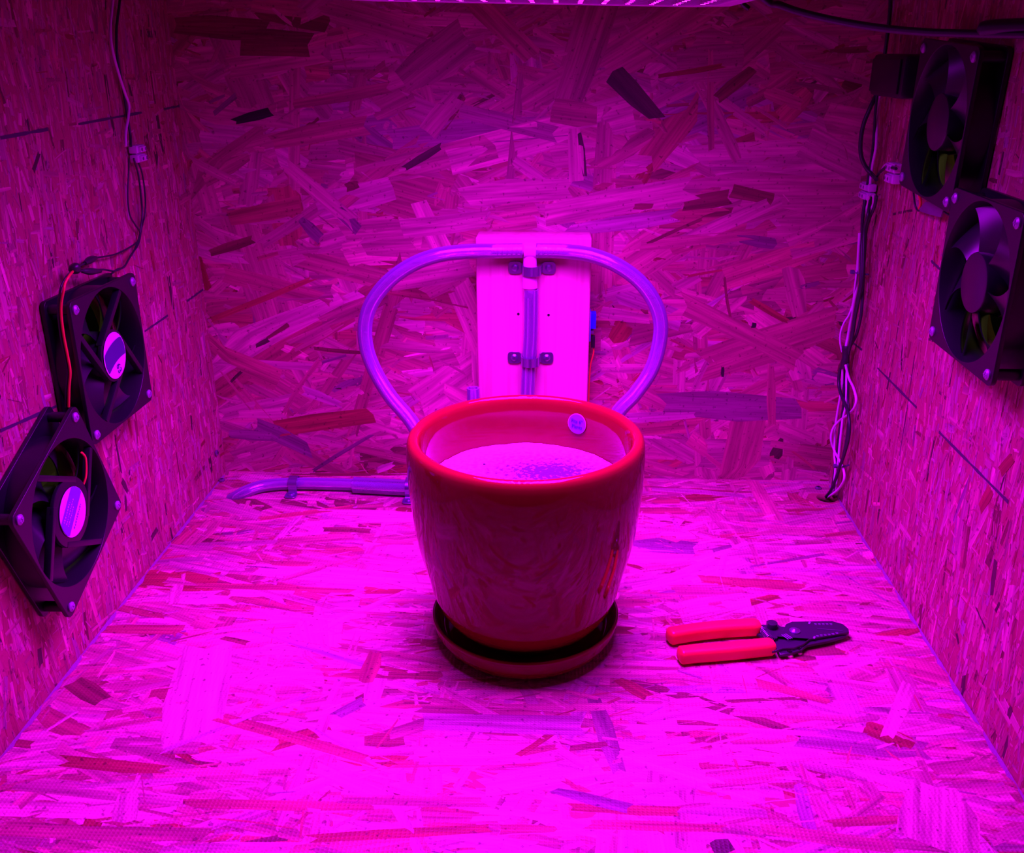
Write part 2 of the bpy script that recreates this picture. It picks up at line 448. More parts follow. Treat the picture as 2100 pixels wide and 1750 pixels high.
def board(name, pl, m, thick, layers, n_top, top_args, label):
    su, tu = pl.su, pl.tu
    outer = [(su[0], tu[0]), (su[1], tu[0]), (su[1], tu[1]), (su[0], tu[1])]
    me = plate_mesh(name, outer, [circle(r, 40, x, y) for x, y, r in pl.holes], -thick, 0)
    o = link(name, me, CORE); 
    M_ = frame(pl.o, pl.S, pl.T, pl.N)
    me.transform(M_)
    tag(o, label, 'board', kind='structure')
    A = [lay(pl, *a) for a in layers]
    vs, g, col = (np.concatenate([x[i] for x in A]) for i in range(3))
    s = link('wood_strands', strand_mesh('wood_strands', vs, g, col, m), m, o); s['kind'] = 'stuff'
    vs, g, col = lay(pl, n_top, *top_args)
    for i in range(len(vs)):
        link('wood_strand', strand_mesh('wood_strand', vs[i:i+1], g[i:i+1], col[i:i+1], m), m, o)
    return o

T_ = .012
P_BACK = Plane((0, 0, 0), (1, 0, 0), (0, 0, 1), (0, -1, 0), (-HW, HW), (0, TOP))
P_FLOOR = Plane((0, 0, 0), (1, 0, 0), (0, 1, 0), (0, 0, 1), (-HW, HW), (FRONT, 0), ((.3500, -.0465, .0115),))
P_LEFT = Plane((-HW, 0, 0), (0, 1, 0), (0, 0, 1), (1, 0, 0), (FRONT, 0), (0, TOP), ((-.2805, .2371, .0545), (-.3899, .1433, .0545)))
P_RIGHT = Plane((HW, 0, 0), (0, -1, 0), (0, 0, 1), (-1, 0, 0), (0, -FRONT), (0, TOP), ((.2262, .4230, .0545), (.3428, .3196, .0545)))
P_CEIL = Plane((0, 0, TOP), (1, 0, 0), (0, -1, 0), (0, 0, -1), (-HW, HW), (0, -FRONT))

FLOORMIX = [('light', .22), ('pale', .29), ('tan', .24), ('mid', .11), ('red', .075), ('rust', .02), ('brown', .015), ('cool', .01), ('lilac', .03)]
SIDEMIX = [('light', .06), ('pale', .25), ('tan', .28), ('mid', .20), ('red', .09), ('rust', .02), ('brown', .02), ('dark', .014), ('lilac', .06)]
wall_back = board('wall_back', P_BACK, OSB, T_, [(1900, .085, .021, .05, .40, .00018), (3000, .022, .0036, 0, .45, .00020)], 170, (.11, .025,   .08, .40, .00022, 1.0, TOPMIX, .55),
                  'back wall of oriented strand board behind the red pot')
floor = board('floor', P_FLOOR, OSB_SCREEN, T_, [(2600, .075, .013, 0, .26, .00012, 1.0, FLOORMIX), (5000, .022, .0024, 0, .34, .00014, 1.0, FLOORMIX)], 190,
              (.085, .012, 0, .26, .00014, 1.0, FLOORMIX, .6), 'strand board floor with a pressed screen pattern under the pot')
wall_left = board('wall_left', P_LEFT, OSB, T_, [(7000, .020, .0036, PI/2, .16, .00016, .95, SIDEMIX), (11000, .008, .0012, PI/2, .22, .0002, .95, SIDEMIX)], 90,
                  (.028, .0045, PI/2, .16, .00020, .95, SIDEMIX, .6), 'left wall of strand board carrying two black fans')
wall_right = board('wall_right', P_RIGHT, OSB, T_, [(7000, .020, .0036, PI/2, .16, .00016, .95, SIDEMIX), (11000, .008, .0012, PI/2, .22, .0002, .95, SIDEMIX)], 90,
                   (.028, .0045, PI/2, .16, .00020, .95, SIDEMIX, .6), 'right wall of strand board carrying two black fans')
ceiling = board('ceiling', P_CEIL, OSB, T_, [(900, .075, .02, 0, .5, .0008)], 4, (.08, .02, 0, .4, .001, 1.0, MIX, .5), 'strand board ceiling above the grow light')

# strands of the back wall that stand out by tone or shape (ends on the board, width in metres)
for p0, p1, w, t in [
    ((0.0914,0.0000,0.4578), (0.1364,0.0000,0.4140), .021, 'dark'), ((0.1359,0.0000,0.4520), (0.2067,0.0000,0.4630), .005, 'rust'), ((0.1890,0.0000,0.4764), (0.1972,0.0000,0.3789), .007, 'mid'),
    ((0.1984,0.0000,0.4297), (0.2353,0.0000,0.4610), .012, 'brown'), ((-0.2564,0.0000,0.3644), (-0.1879,0.0000,0.3038), .017, 'pale'), ((-0.2021,0.0000,0.3159), (-0.1799,0.0000,0.2938), .012, 'blue'),
    ((-0.2441,0.0000,0.3052), (-0.2246,0.0000,0.2850), .013, 'blue'), ((-0.1778,0.0000,0.3508), (-0.0325,0.0000,0.3837), .030, 'tan'), ((-0.1929,0.0000,0.3399), (-0.1788,0.0000,0.3441), .010, 'brown'),
    ((-0.0647,0.0000,0.3330), (0.0560,0.0000,0.3410), .028, 'pale'), ((-0.0110,0.0000,0.3311), (0.0143,0.0000,0.3322), .009, 'black'), ((0.0538,0.0000,0.3995), (0.0579,0.0000,0.3477), .018, 'pale'),
    ((0.0589,0.0000,0.3985), (0.0661,0.0000,0.3528), .006, 'dark'), ((0.1343,0.0000,0.2814), (0.1930,0.0000,0.3090), .004, 'brown'), ((0.1927,0.0000,0.3132), (0.2246,0.0000,0.3174), .009, 'brown'),
    ((0.1712,0.0000,0.2816), (0.2740,0.0000,0.3299), .016, 'pale'), ((0.1182,0.0000,0.3212), (0.1391,-0.0000,0.3213), .007, 'brown'), ((0.1585,0.0000,0.0956), (0.3169,0.0000,0.0917), .036, 'cool'),
    ((0.2823,0.0000,0.1435), (0.2903,0.0000,0.0731), .011, 'mid'), ((0.2280,0.0000,0.1417), (0.2290,0.0000,0.1294), .004, 'black'), ((0.2591,0.0000,0.1937), (0.2585,0.0000,0.1880), .005, 'black'),
    ((0.1780,0.0000,0.2153), (0.3141,0.0000,0.1485), .024, 'mid'), ((0.2919,0.0000,0.2566), (0.3090,0.0000,0.2053), .024, 'tan'), ((0.2530,0.0000,0.2198), (0.2962,0.0000,0.1951), .007, 'rust'),
    ((0.2215,0.0000,0.2443), (0.2316,0.0000,0.1990), .003, 'brown'), ((-0.2575,0.0000,0.0023), (-0.1796,0.0000,0.0524), .005, 'blue'), ((-0.3234,0.0000,0.0628), (-0.2553,0.0000,0.0289), .020, 'blue'),
    ((-0.2973,0.0000,0.0569), (-0.1799,0.0000,0.0774), .022, 'rust'), ((-0.2878,0.0000,0.0759), (-0.2368,0.0000,0.1464), .006, 'mid'), ((-0.3100,0.0000,0.1604), (-0.2949,0.0000,0.1682), .006, 'dark'),
    ((-0.2959,0.0000,0.1699), (-0.2692,0.0000,0.1865), .005, 'brown'), ((-0.2416,0.0000,0.1582), (-0.1867,0.0000,0.1535), .0045, 'brown'), ((-0.3451,0.0000,0.1157), (-0.3301,0.0000,0.1298), .004, 'dark'),
    ((-0.3609,0.0000,0.1903), (-0.2376,0.0000,0.2400), .007, 'rust'), ((-0.3614,0.0000,0.5032), (-0.2563,0.0000,0.4990), .022, 'brown'), ((-0.2932,0.0000,0.4862), (-0.2172,0.0000,0.4840), .026, 'brown'), ((-0.1270,0.0000,0.3611), (-0.0869,0.0000,0.3837), .008, 'dark'),
    ((-0.1047,0.0000,0.3961), (-0.0675,0.0000,0.4350), .020, 'pale'), ((-0.0864,0.0000,0.3996), (-0.0634,0.0000,0.4326), .009, 'brown'), ((-0.3072,0.0000,0.4086), (-0.2642,0.0000,0.4193), .010, 'black'),
    ((0.1712,0.0000,0.3234), (0.2224,0.0000,0.3313), .018, 'brown'), ((0.2218,0.0000,0.3389), (0.2664,0.0000,0.3288), .014, 'brown'), ((0.2339,0.0000,0.2872), (0.2736,0.0000,0.2821), .012, 'blue'),
    ((0.1264,0.0000,0.2787), (0.2620,0.0000,0.2936), .012, 'mid'), ((-0.2428,0.0000,0.4256), (-0.1386,0.0000,0.4423), .012, 'mid'), ((-0.2673,0.0000,0.3887), (-0.1612,0.0000,0.4060), .020, 'mid'),
    ((-0.3245,0.0000,0.3060), (-0.2415,0.0000,0.3221), .020, 'red'), ((-0.3511,0.0000,0.2680), (-0.2996,0.0000,0.2846), .010, 'brown'), ((-0.1058,0.0000,0.2254), (-0.0640,0.0000,0.2478), .018, 'tan'),
    ((-0.1492,0.0000,0.2390), (-0.0557,0.0000,0.2561), .028, 'pale'), ((0.0862,0.0000,0.2045), (0.1411,0.0000,0.1965), .014, 'light'), ((0.0873,0.0000,0.0751), (0.2033,0.0000,0.0829), .012, 'lilac'),
    ((-0.1355,0.0000,0.2961), (-0.0387,0.0000,0.3071), .022, 'pale'), ((0.3049,0.0000,0.2340), (0.3254,0.0000,0.2396), .006, 'blue'), ((-0.2604,0.0000,0.1070), (-0.2152,0.0000,0.0893), .012, 'lilac'),
    ((-0.3546,0.0000,0.0497), (-0.3012,0.0000,0.0473), .014, 'cool'), ((0.0250,0.0000,0.3125), (0.1804,0.0000,0.3413), .030, 'pale'), ((0.0464,0.0000,0.2942), (0.1719,0.0000,0.3131), .018, 'lilac')]:
    one_strand(P_BACK, p0, p1, w, t, OSB, wall_back, .00026)
for p0, p1, w, t in [
    ((-0.2623,-0.3553,0.0000), (-0.2303,-0.4894,0.0000), .052, 'light'), ((-0.2563,-0.5319,-0.0000), (-0.2460,-0.5609,0.0000), .017, 'light'), ((-0.1284,-0.4467,0.0000), (-0.1098,-0.4283,-0.0000), .012, 'cool'),
    ((-0.1678,-0.4825,0.0000), (-0.1407,-0.4663,0.0000), .016, 'rust'), ((-0.3807,-0.3393,0.0000), (-0.2921,-0.3372,0.0000), .014, 'red'), ((-0.3532,-0.4137,0.0000), (-0.3155,-0.4381,0.0000), .018, 'brown'),
    ((-0.3172,-0.5054,0.0000), (-0.2358,-0.5109,0.0000), .012, 'rust'), ((-0.2114,-0.5427,0.0000), (-0.0843,-0.5395,0.0000), .009, 'red'), ((0.3293,-0.3863,0.0000), (0.2887,-0.4551,0.0000), .013, 'light'),
    ((0.3081,-0.5020,0.0000), (0.2874,-0.5612,0.0000), .050, 'light'), ((0.2914,-0.4534,0.0000), (0.3049,-0.4623,0.0000), .012, 'rust'), ((0.0922,-0.3930,0.0000), (0.1156,-0.4151,0.0000), .014, 'rust'),
    ((0.0516,-0.4763,0.0000), (0.0795,-0.4699,0.0000), .006, 'brown'), ((0.1421,-0.4575,0.0000), (0.1636,-0.4523,0.0000), .008, 'red'), ((-0.1132,-0.3634,0.0000), (-0.1141,-0.4062,0.0000), .015, 'red'),
    ((-0.2520,-0.3475,0.0000), (-0.2266,-0.3552,0.0000), .006, 'brown'), ((0.1423,-0.5663,0.0000), (0.1555,-0.5617,0.0000), .012, 'dark'), ((-0.2559,-0.1747,0.0000), (-0.1767,-0.1587,0.0000), .016, 'mid'),
    ((-0.3095,-0.2622,0.0000), (-0.1543,-0.2664,0.0000), .010, 'red'), ((-0.1742,-0.3383,0.0000), (-0.0988,-0.2624,0.0000), .010, 'light'), ((0.0613,-0.5484,-0.0000), (0.1577,-0.5485,0.0000), .009, 'red'),
    ((0.1770,-0.5476,0.0000), (0.2615,-0.5603,0.0000), .011, 'mid'), ((0.2231,-0.5414,0.0000), (0.2763,-0.5348,0.0000), .009, 'red'), ((0.1777,-0.4291,0.0000), (0.2733,-0.4342,0.0000), .010, 'tan'),
    ((-0.2490,-0.4912,0.0000), (-0.1542,-0.4192,0.0000), .008, 'lilac'), ((-0.1056,-0.5336,0.0000), (-0.0049,-0.5316,0.0000), .010, 'mid'), ((-0.3264,-0.5694,0.0000), (-0.1883,-0.5697,0.0000), .013, 'mid'),
    ((-0.0632,-0.4508,0.0000), (0.0637,-0.4510,0.0000), .022, 'lilac'), ((0.0897,-0.4499,0.0000), (0.2430,-0.4516,0.0000), .007, 'light'), ((0.1150,-0.2537,0.0000), (0.1742,-0.2243,0.0000), .012, 'light'),
    ((-0.1173,-0.5687,0.0000), (-0.0032,-0.5554,-0.0000), .008, 'rust'), ((0.2004,-0.1750,0.0000), (0.2221,-0.1638,0.0000), .007, 'cool'), ((0.0384,-0.5183,0.0000), (0.0914,-0.5341,-0.0000), .010, 'blue'),
    ((0.2036,-0.3915,0.0000), (0.2564,-0.4140,0.0000), .010, 'red'), ((0.3233,-0.1387,0.0000), (0.3624,-0.1263,-0.0000), .008, 'red'), ((-0.2187,-0.4517,0.0000), (-0.0927,-0.4948,0.0000), .012, 'red')]:
    one_strand(P_FLOOR, p0, p1, w, t, OSB_SCREEN, floor, .00016)
for p0, p1, w, t in [((-0.3640,-0.2571,0.1082), (-0.3640,-0.2501,0.0922), .006, 'dark'), ((-0.3640,-0.2193,0.0260), (-0.3640,-0.2037,0.0287), .006, 'dark'), ((-0.3640,-0.4311,0.0442), (-0.3640,-0.4330,0.0309), .006, 'dark'), ((-0.3640,-0.3098,0.3940), (-0.3640,-0.2967,0.4057), .004, 'dark')]:
    one_strand(P_LEFT, p0, p1, w, t, OSB, wall_left, .00026)
for p0, p1, w, t in [((0.3640,-0.4135,0.1006), (0.3640,-0.4088,0.1269), .006, 'dark'), ((0.3640,-0.3709,0.1499), (0.3640,-0.3824,0.1740), .012, 'rust'), ((0.3640,-0.3799,0.0342), (0.3640,-0.3737,0.0392), .003, 'dark'), ((0.3640,-0.4700,0.0348), (0.3640,-0.4716,0.0437), .005, 'dark'), ((0.3640,-0.3885,0.1888), (0.3640,-0.4011,0.2060), .010, 'rust')]:
    one_strand(P_RIGHT, p0, p1, w, t, OSB, wall_right, .00026)

# marker lines drawn on the boards and one fine crack
def mark(pl, p0, p1, w, parent, name='marker_line'):
    a = np.array(pl.st(p0)); b = np.array(pl.st(p1)); d = (b-a)/np.linalg.norm(b-a); n_ = np.array([-d[1], d[0]])*w/2
    bm = bmesh.new(); K = 10; rows = []
    for i in range(K+1):
        c = a+(b-a)*i/K; k = 1+random.uniform(-.35, .35)
        rows.append([[bm.verts.new(pl.xyz(np.array(q[0]), np.array(q[1]), np.array(hh))) for q in (c+n_*k, c-n_*k)] for hh in (.00035, .0)])
    for r, s in zip(rows, rows[1:]):
        bm.faces.new([r[0][0], r[0][1], s[0][1], s[0][0]]); bm.faces.new([r[0][0], s[0][0], s[1][0], r[1][0]]); bm.faces.new([r[0][1], r[1][1], s[1][1], s[0][1]])
    return link(name, bm_done(bm, name, 0), PENCIL, parent)
for p0, p1 in [((-0.3640,-0.3457,0.4210), (-0.3640,-0.2773,0.4219)), ((-0.3640,-0.2271,0.4221), (-0.3640,-0.0980,0.4238)), ((-0.3640,-0.0427,0.4238), (-0.3640,0.0083,0.4249)), ((-0.3640,-0.4195,0.2235), (-0.3640,-0.3392,0.2130)), ((-0.3640,-0.1637,0.2245), (-0.3640,-0.1045,0.2247)), ((-0.3640,-0.0505,0.2260), (-0.3640,-0.0005,0.2269))]:
    mark(P_LEFT, p0, p1, .0022, wall_left)
for p0, p1 in [((0.3640,-0.1080,0.1771), (0.3640,-0.2208,0.1768)), ((0.3640,-0.2757,0.1753), (0.3640,-0.4090,0.1751)), ((0.3640,-0.0185,0.1776), (0.3640,-0.0538,0.1795)), ((0.3640,-0.1999,0.3059), (0.3640,-0.2262,0.3027))]:
    mark(P_RIGHT, p0, p1, .0022, wall_right)
mark(P_RIGHT, (0.3640,-0.1973,0.2183), (0.3640,-0.1999,0.1718), .0009, wall_right, 'crack'); mark(P_RIGHT, (0.3640,-0.1999,0.1718), (0.3640,-0.2000,0.1201), .0009, wall_right, 'crack')

# pale sawdust lying in the two long floor corners
def dust_bead(name, side, label):
    bm = bmesh.new()
    ys = np.linspace(-.012, FRONT+.01, 160); rows = []
    for i, y in enumerate(ys):
        w = .0014+.0016*math.sin(i*.7)*math.sin(i*.23)+random.uniform(0, .0022); h = w*random.uniform(.1, .3)
        x0 = side*(HW-.0004)
        rows.append([bm.verts.new((x0, y, h)), bm.verts.new((x0-side*w*.5, y, h*.6)), bm.verts.new((x0-side*w, y, .0002)), bm.verts.new((x0, y, .0002))])
    for r, s in zip(rows, rows[1:]):
        for k in range(4): bm.faces.new([r[k], r[(k+1) % 4], s[(k+1) % 4], s[k]])
    bm.faces.new(rows[0]); bm.faces.new(rows[-1])
    o = link(name, bm_done(bm, name, 60), DUST); tag(o, label, 'sawdust', kind='stuff'); return o
dust_bead('sawdust', -1, 'pale line of sawdust in the corner of floor and left wall')
dust_bead('sawdust', 1, 'pale line of sawdust in the corner of floor and right wall')

# the room outside, seen only through the fans
for sgn, nm in ((-1, 'left'), (1, 'right')):
    bm = bmesh.new(); x = sgn*(HW+.45)
    box(bm, (min(x, x+sgn*.02), -1.0, -.35), (max(x, x+sgn*.02), .5, 1.2))
    for z in np.arange(-.2, 1.2, .2): box(bm, (min(x-sgn*.008, x+sgn*.002), -1.0, z), (max(x-sgn*.008, x+sgn*.002), .5, z+.012))
    tag(link('wall_outer_'+nm, bm_done(bm, 'wall_outer', 0), ROOMPAINT), 'dim wall of the room seen through the %s fans' % nm, 'wall', kind='structure')
    ld = bpy.data.lights.new('room_lamp', 'AREA'); ld.energy = ROOM_LAMP; ld.size = .3; ld.color = (1, .88, .38)
    lo = bpy.data.objects.new('room_lamp', ld); COL.objects.link(lo)
    lo.location = (sgn*(HW+.10), -.10, .62); lo.rotation_euler = (0, sgn*-PI/2*1.0, 0)

# ------------------------------------------------------------------ grow light
LZ = .5137
lamp = empty('grow_light', Matrix.Translation((.0145, -.33, LZ)) @ Matrix.Rotation(math.radians(1.3), 4, 'Y'),
             'square red and blue LED grow light panel hanging above the pot', 'lamp')
oc = []
hw, ch = .160, .026
for sx, sy in ((1, 1), (-1, 1), (-1, -1), (1, -1)):
    pr = [(sx*hw, sy*(hw-ch)), (sx*(hw-ch), sy*hw)]
    if sx*sy < 0: pr.reverse()
    oc += pr
inn = [(x*.92, y*.92) for x, y in oc]
link('housing', plate_mesh('housing', oc, [inn], 0, .018, .001), HOUSING, lamp)
link('back_cover', plate_mesh('back_cover', oc, [], .018, .022), HOUSING, lamp)
link('diode_board', plate_mesh('diode_board', inn, [], .0030, .006), BOARD, lamp)
def diode(m):      # the package is white, only its downward window gives light
    bm = bmesh.new(); box(bm, (-.0030, -.0030, .0008), (.0030, .0030, .0030)); box(bm, (-.0018, -.0018, .0005), (.0018, .0018, .0012)); me = bm_done(bm, 'diode', 0)
    me.materials.append(HOUSING); me.materials.append(m)
    for p in me.polygons: p.material_index = 1 if (p.normal.z < -.9 and p.center.z < .0007) else 0
    return me
dm = [diode(LEDRED), diode(LEDBLUE)]
for i in range(15):
    for j in range(15):
        x, y = (i-7)*.0193, (j-7)*.0193
        if abs(x)+abs(y) > .2699: continue
        bl = (i+j) % 3 == 0
        d = link('diode', dm[1 if bl else 0], None, lamp); d.location = (x, y, 0)
        if bl and (i, j) == (2, 1): d['label'] = 'blue diode'
bm = bmesh.new()
for sx in (-1, 1):
    for sy in (-1, 1):
        tube(bm, [(sx*.14, sy*.14, .022), (sx*.14, sy*.14, .034), (sx*.1, sy*.1, .12), (0, 0, TOP-LZ-.004)], .0012, 6, 5)
link('hanging_cord', bm_done(bm, 'hanging_cord', 60), BLACKWIRE, lamp)
bm = bmesh.new(); tube(bm, [(.150, .148, .010), (.158, .155, .016), (.166, .162, .012), (.174, .164, .004), (.180, .165, .0)], .0022, 8, 5)
link('corner_hook', bm_done(bm, 'corner_hook', 60), BLACK, lamp)

wire('power_cord', [(.06, -.33, LZ+.0255), (.12, -.26, LZ+.05), (0.1891,-0.2400,0.5156), (0.2023,-0.2500,0.5090), (0.2182,-0.2620,0.5028), (0.2444,-0.2800,0.4959), (0.2682,-0.3000,0.4912), (0.2886,-0.3200,0.4886), (0.3027,-0.3350,0.4877), (0.3183,-0.3520,0.4868), (0.3359,-0.3750,0.4861)], .0026, RUBBER,
     None, 'thick black power cord sagging from the grow light to the right', 'cord', seg=10)
bm = bmesh.new(); 
tube(bm, [(0.3132,-0.3450,0.4887), (0.3150,-0.3480,0.4898), (0.3188,-0.3520,0.4906), (0.3287,-0.3620,0.4909), (0.3426,-0.3780,0.4908)], .0052, 10, 5, radii=lambda t: .35+.65*min(1, t*4))
tag(link('cord_connector', bm_done(bm, 'cord_connector', 50), RUBBER), 'black moulded connector on the power cord above the right fans', 'connector')

# ------------------------------------------------------------------ red pot, filler, saucer
PX, PY = .014, -.33
pot = empty('plant_pot', Vector((PX, PY, .008)), 'glossy red ceramic plant pot with a thick rounded rim', 'pot')
OUT = [(.0, .0), (.040, .0), (.0439, .0015), (.0530, .006), (.060, .012), (.0690, .022), (.0753, .032), (.0800, .046), (.0835, .062), (.0875, .077), (.0909, .092), (.0930, .107), (.0944, .122), (.0960, .140), (.0966, .152), (.0966, .164), (.0964, .173), (.0959, .1775), (.0948, .1806), (.0930, .1824), (.0908, .1830), (.0888, .1828), (.0872, .1818), (.0860, .1798), (.0853, .176)]
INN = [(.0845, .165), (.0838, .150), (.0826, .130), (.081, .110), (.078, .08), (.070, .04), (.058, .018), (.040, .010), (0, .009)]
bm = bmesh.new(); lathe(bm, OUT+INN, 128)
link('bowl', bm_done(bm, 'bowl', 80), GLAZE, pot)
# round sticker inside the back of the pot
ang = math.atan2((0.0576,-0.2580,0.1806)[1]-PY, (0.0576,-0.2580,0.1806)[0]-PX)
sr = .0836
def on_wall(u, v, off=.0004):     # u along the wall, v up, on the inner wall
    a = ang - u/sr; z = .1715+v; r = .0843-(.1715-z+.0)*.10-off-.0006
    return Vector((r*math.cos(a), r*math.sin(a), z-.008+.0))
def curved(name, me, m, off, dv=0, du=0):
    for v in me.vertices:
        x, y, z = v.co; v.co = on_wall(x+du, y+dv, off+z)
    me.update(); o = link(name, me, m, pot); return o
def disc_grid(r, z):
    bm = bmesh.new(); rings = [[bm.verts.new((0, 0, z))]]
    for k in range(1, 6): rings.append([bm.verts.new((r*k/5*math.cos(2*PI*i/36), r*k/5*math.sin(2*PI*i/36), z)) for i in range(36)])
    for i in range(36): bm.faces.new([rings[0][0], rings[1][i], rings[1][(i+1) % 36]])
    for a, b in zip(rings[1:], rings[2:]):
        for i in range(36): bm.faces.new([a[i], b[i], b[(i+1) % 36], a[(i+1) % 36]])
    low = [bm.verts.new((v.co.x, v.co.y, z-.0002)) for v in rings[-1]]
    for i in range(36): bm.faces.new([rings[-1][i], low[i], low[(i+1) % 36], rings[-1][(i+1) % 36]])
    return bm_done(bm, 'disc', 0)
st = curved('sticker', disc_grid(.0092, 0), STICKEREDGE, .0004); st['label'] = 'round lilac size sticker'
for nm, me, m, off, dv, du in (('sticker_face', disc_grid(.0085, 0), STICKER, .0007, 0, 0), ('lettering', text_mesh('lettering', 'Fits 6"', .0046), INK, .0011, .0022, 0), ('lettering', text_mesh('lettering', 'Plants', .0046), INK, .0011, -.0026, 0.0004)):
    o = curved(nm, me, m, off, dv, du); o.parent = st
bm = bmesh.new(); prof = [(0, .139+.0006)]
R_ = .0826
seg = 96; rings = []
for k in range(0, 25):
    r = R_*k/24
    if k == 0: rings.append([bm.verts.new((0, 0, 0))])
    else: rings.append([bm.verts.new((r*math.cos(2*PI*i/seg), r*math.sin(2*PI*i/seg), random.uniform(-.0004, .0004)+.001*math.sin(9*i*2*PI/seg)*(k/24)*.3)) for i in range(seg)])
for i in range(seg): bm.faces.new([rings[0][0], rings[1][i], rings[1][(i+1) % seg]])
for a, b in zip(rings[1:], rings[2:]):
    for i in range(seg): bm.faces.new([a[i], b[i], b[(i+1) % seg], a[(i+1) % seg]])
low = [bm.verts.new((v.co.x*.99, v.co.y*.99, -.02)) for v in rings[-1]]
for i in range(seg): bm.faces.new([rings[-1][i], low[i], low[(i+1) % seg], rings[-1][(i+1) % seg]])
bm.faces.new(low)
fl = link('potting_filler', bm_done(bm, 'potting_filler', 60), FILLER); fl.location = (PX, PY, .1475)
tag(fl, 'white granular filler with a grey smear inside the red pot', 'filler', kind='stuff')
bm = bmesh.new(); bmesh.ops.create_icosphere(bm, subdivisions=2, radius=.0012); crumb = bm_done(bm, 'soil_crumb', 0)
c = link('soil_crumb', crumb, RUBBER); c.location = (-.0225, -.2970, .1482); c.scale = (1, .7, .6); tag(c, 'tiny dark crumb lying on the white filler', 'crumb')

saucer = empty('saucer', Vector((PX, PY, 0)), 'round red glazed saucer under the plant pot', 'saucer')
bm = bmesh.new()
lathe(bm, [(0, .0012), (.060, .0012), (.0640, .0008), (.0700, .003), (.0745, .008), (.0785, .015), (.0806, .022), (.0810, .0245), (.0802, .0262), (.0788, .0262), (.0775, .0245), (.0755, .018), (.0715, .011), (.066, .0085), (0, .0078)], 128)
link('dish', bm_done(bm, 'dish', 80), GLAZE, saucer)

# ------------------------------------------------------------------ timber block on the back wall with the water tee
bx0, bx1, bz = -.0492, .0738, .2946
blk = None
bm = bmesh.new(); box(bm, (bx0, -.038, .0005), (bx1, -.0014, bz), .0022)
blk = link('timber_block', bm_done(bm, 'timber_block', 60), PINE); tag(blk, 'pale planed timber upright fixed to the back wall behind the pot', 'timber')
def nail_hole(p, r=.0014):
    bm = bmesh.new(); cyl(bm, r, -.0003, .0004, 14, frame(p, (1, 0, 0), (0, 0, 1), (0, -1, 0)))
    return link('nail_hole', bm_done(bm, 'nail_hole', 0), RUBBER, blk)
nail_hole((-0.0038,-0.0380,0.2116)); nail_hole((0.0291,-0.0380,0.2108))

tee = empty('tee_fitting', Vector((0.0091,-0.0500,0.2837)), 'milky white barbed tee joining the two clear hoses on the timber', 'fitting')
def rel(p, e): return Vector(p)-e.matrix_world.translation
tp = tee.matrix_world.translation
XF = lambda o, ax: frame(o, *ax)
RX = Matrix.Rotation(PI/2, 4, 'Y')
bm = bmesh.new(); cyl(bm, .0088, -.0065, .0065, 28, RX, bev=.001); cyl(bm, .0072, -.022, -.006, 24, Matrix.Identity(4)); 
link('body', bm_done(bm, 'body', 40), NYLON, tee)
for s in (-1, 1):
    bm = bmesh.new(); prof = [(.0, .0065)]
    z = .0065
    pr = [(0.0045, .0065)]
    for k in range(6): pr += [(.0066, .0085+k*.005), (.0056, .0125+k*.005)]
    pr += [(.0045, .040), (0, .040)]
    lathe(bm, [(0, .0065)]+pr, 24); bmesh.ops.transform(bm, matrix=Matrix.Rotation(s*PI/2, 4, 'Y'), verts=bm.verts)
    link('barb', bm_done(bm, 'barb', 40), NYLON, tee)
bm = bmesh.new(); cyl(bm, .0080, -.040, -.018, 24); cyl(bm, .0064, -.050, -.040, 24)
link('nipple', bm_done(bm, 'nipple', 40), NYLON, tee)

# both loops of clear hose, one continuous run that passes behind the pot
HP = [(0.0014,-0.0500,0.2831), (-0.0252,-0.0500,0.2825), (-0.0559,-0.0510,0.2820), (-0.0865,-0.0540,0.2788), (-0.1147,-0.0580,0.2692), (-0.1396,-0.0620,0.2523), (-0.1578,-0.0660,0.2305), (-0.1658,-0.0700,0.2076), (-0.1646,-0.0760,0.1823), (-0.1546,-0.0840,0.1577), (-0.1381,-0.0930,0.1334), (-0.1162,-0.1020,0.1098),
      (-.090, -.120, .075), (-.045, -.132, .040), (.014, -.136, .028), (.070, -.132, .045), (.098, -.122, .080),
      (0.1014,-0.1020,0.1168), (0.1220,-0.0930,0.1407), (0.1376,-0.0840,0.1628), (0.1453,-0.0760,0.1856), (0.1471,-0.0700,0.2105), (0.1397,-0.0660,0.2330), (0.1238,-0.0620,0.2536), (0.1007,-0.0580,0.2695), (0.0742,-0.0540,0.2792), (0.0463,-0.0510,0.2826), (0.0137,-0.0500,0.2832)]
wire('water_hose', HP, .0079, WATERCLEAR, None, 'clear flexible water hose looping from the tee down behind the pot', 'hose', seg=24, n=8, inner=.0058)

# clear tube going down the timber from the tee, with a thin cable inside
tz = tp.z
tube_pts = [(tp.x+.0015, tp.y, tz-.042), (tp.x+.001, tp.y, tz-.09), (tp.x-.001, tp.y, tz-.13), (tp.x-.003, tp.y, .10), (tp.x-.004, tp.y, .05), (tp.x-.004, tp.y, .012)]
wire('drop_tube', tube_pts, .0078, WATERCLEAR, None, 'clear tube running straight down the timber block below the tee', 'tube', seg=24, inner=.0058)
wire('sensor_cable', [(tp.x+.002, tp.y-.002, tz-.052), (tp.x+.003, tp.y-.003, tz-.09), (tp.x+.001, tp.y-.003, tz-.125), (tp.x+.001, tp.y-.002, .12), (tp.x-.004, tp.y-.002, .03)], .0012, BLACKWIRE, None, 'thin dark cable inside the clear drop tube', 'cable')

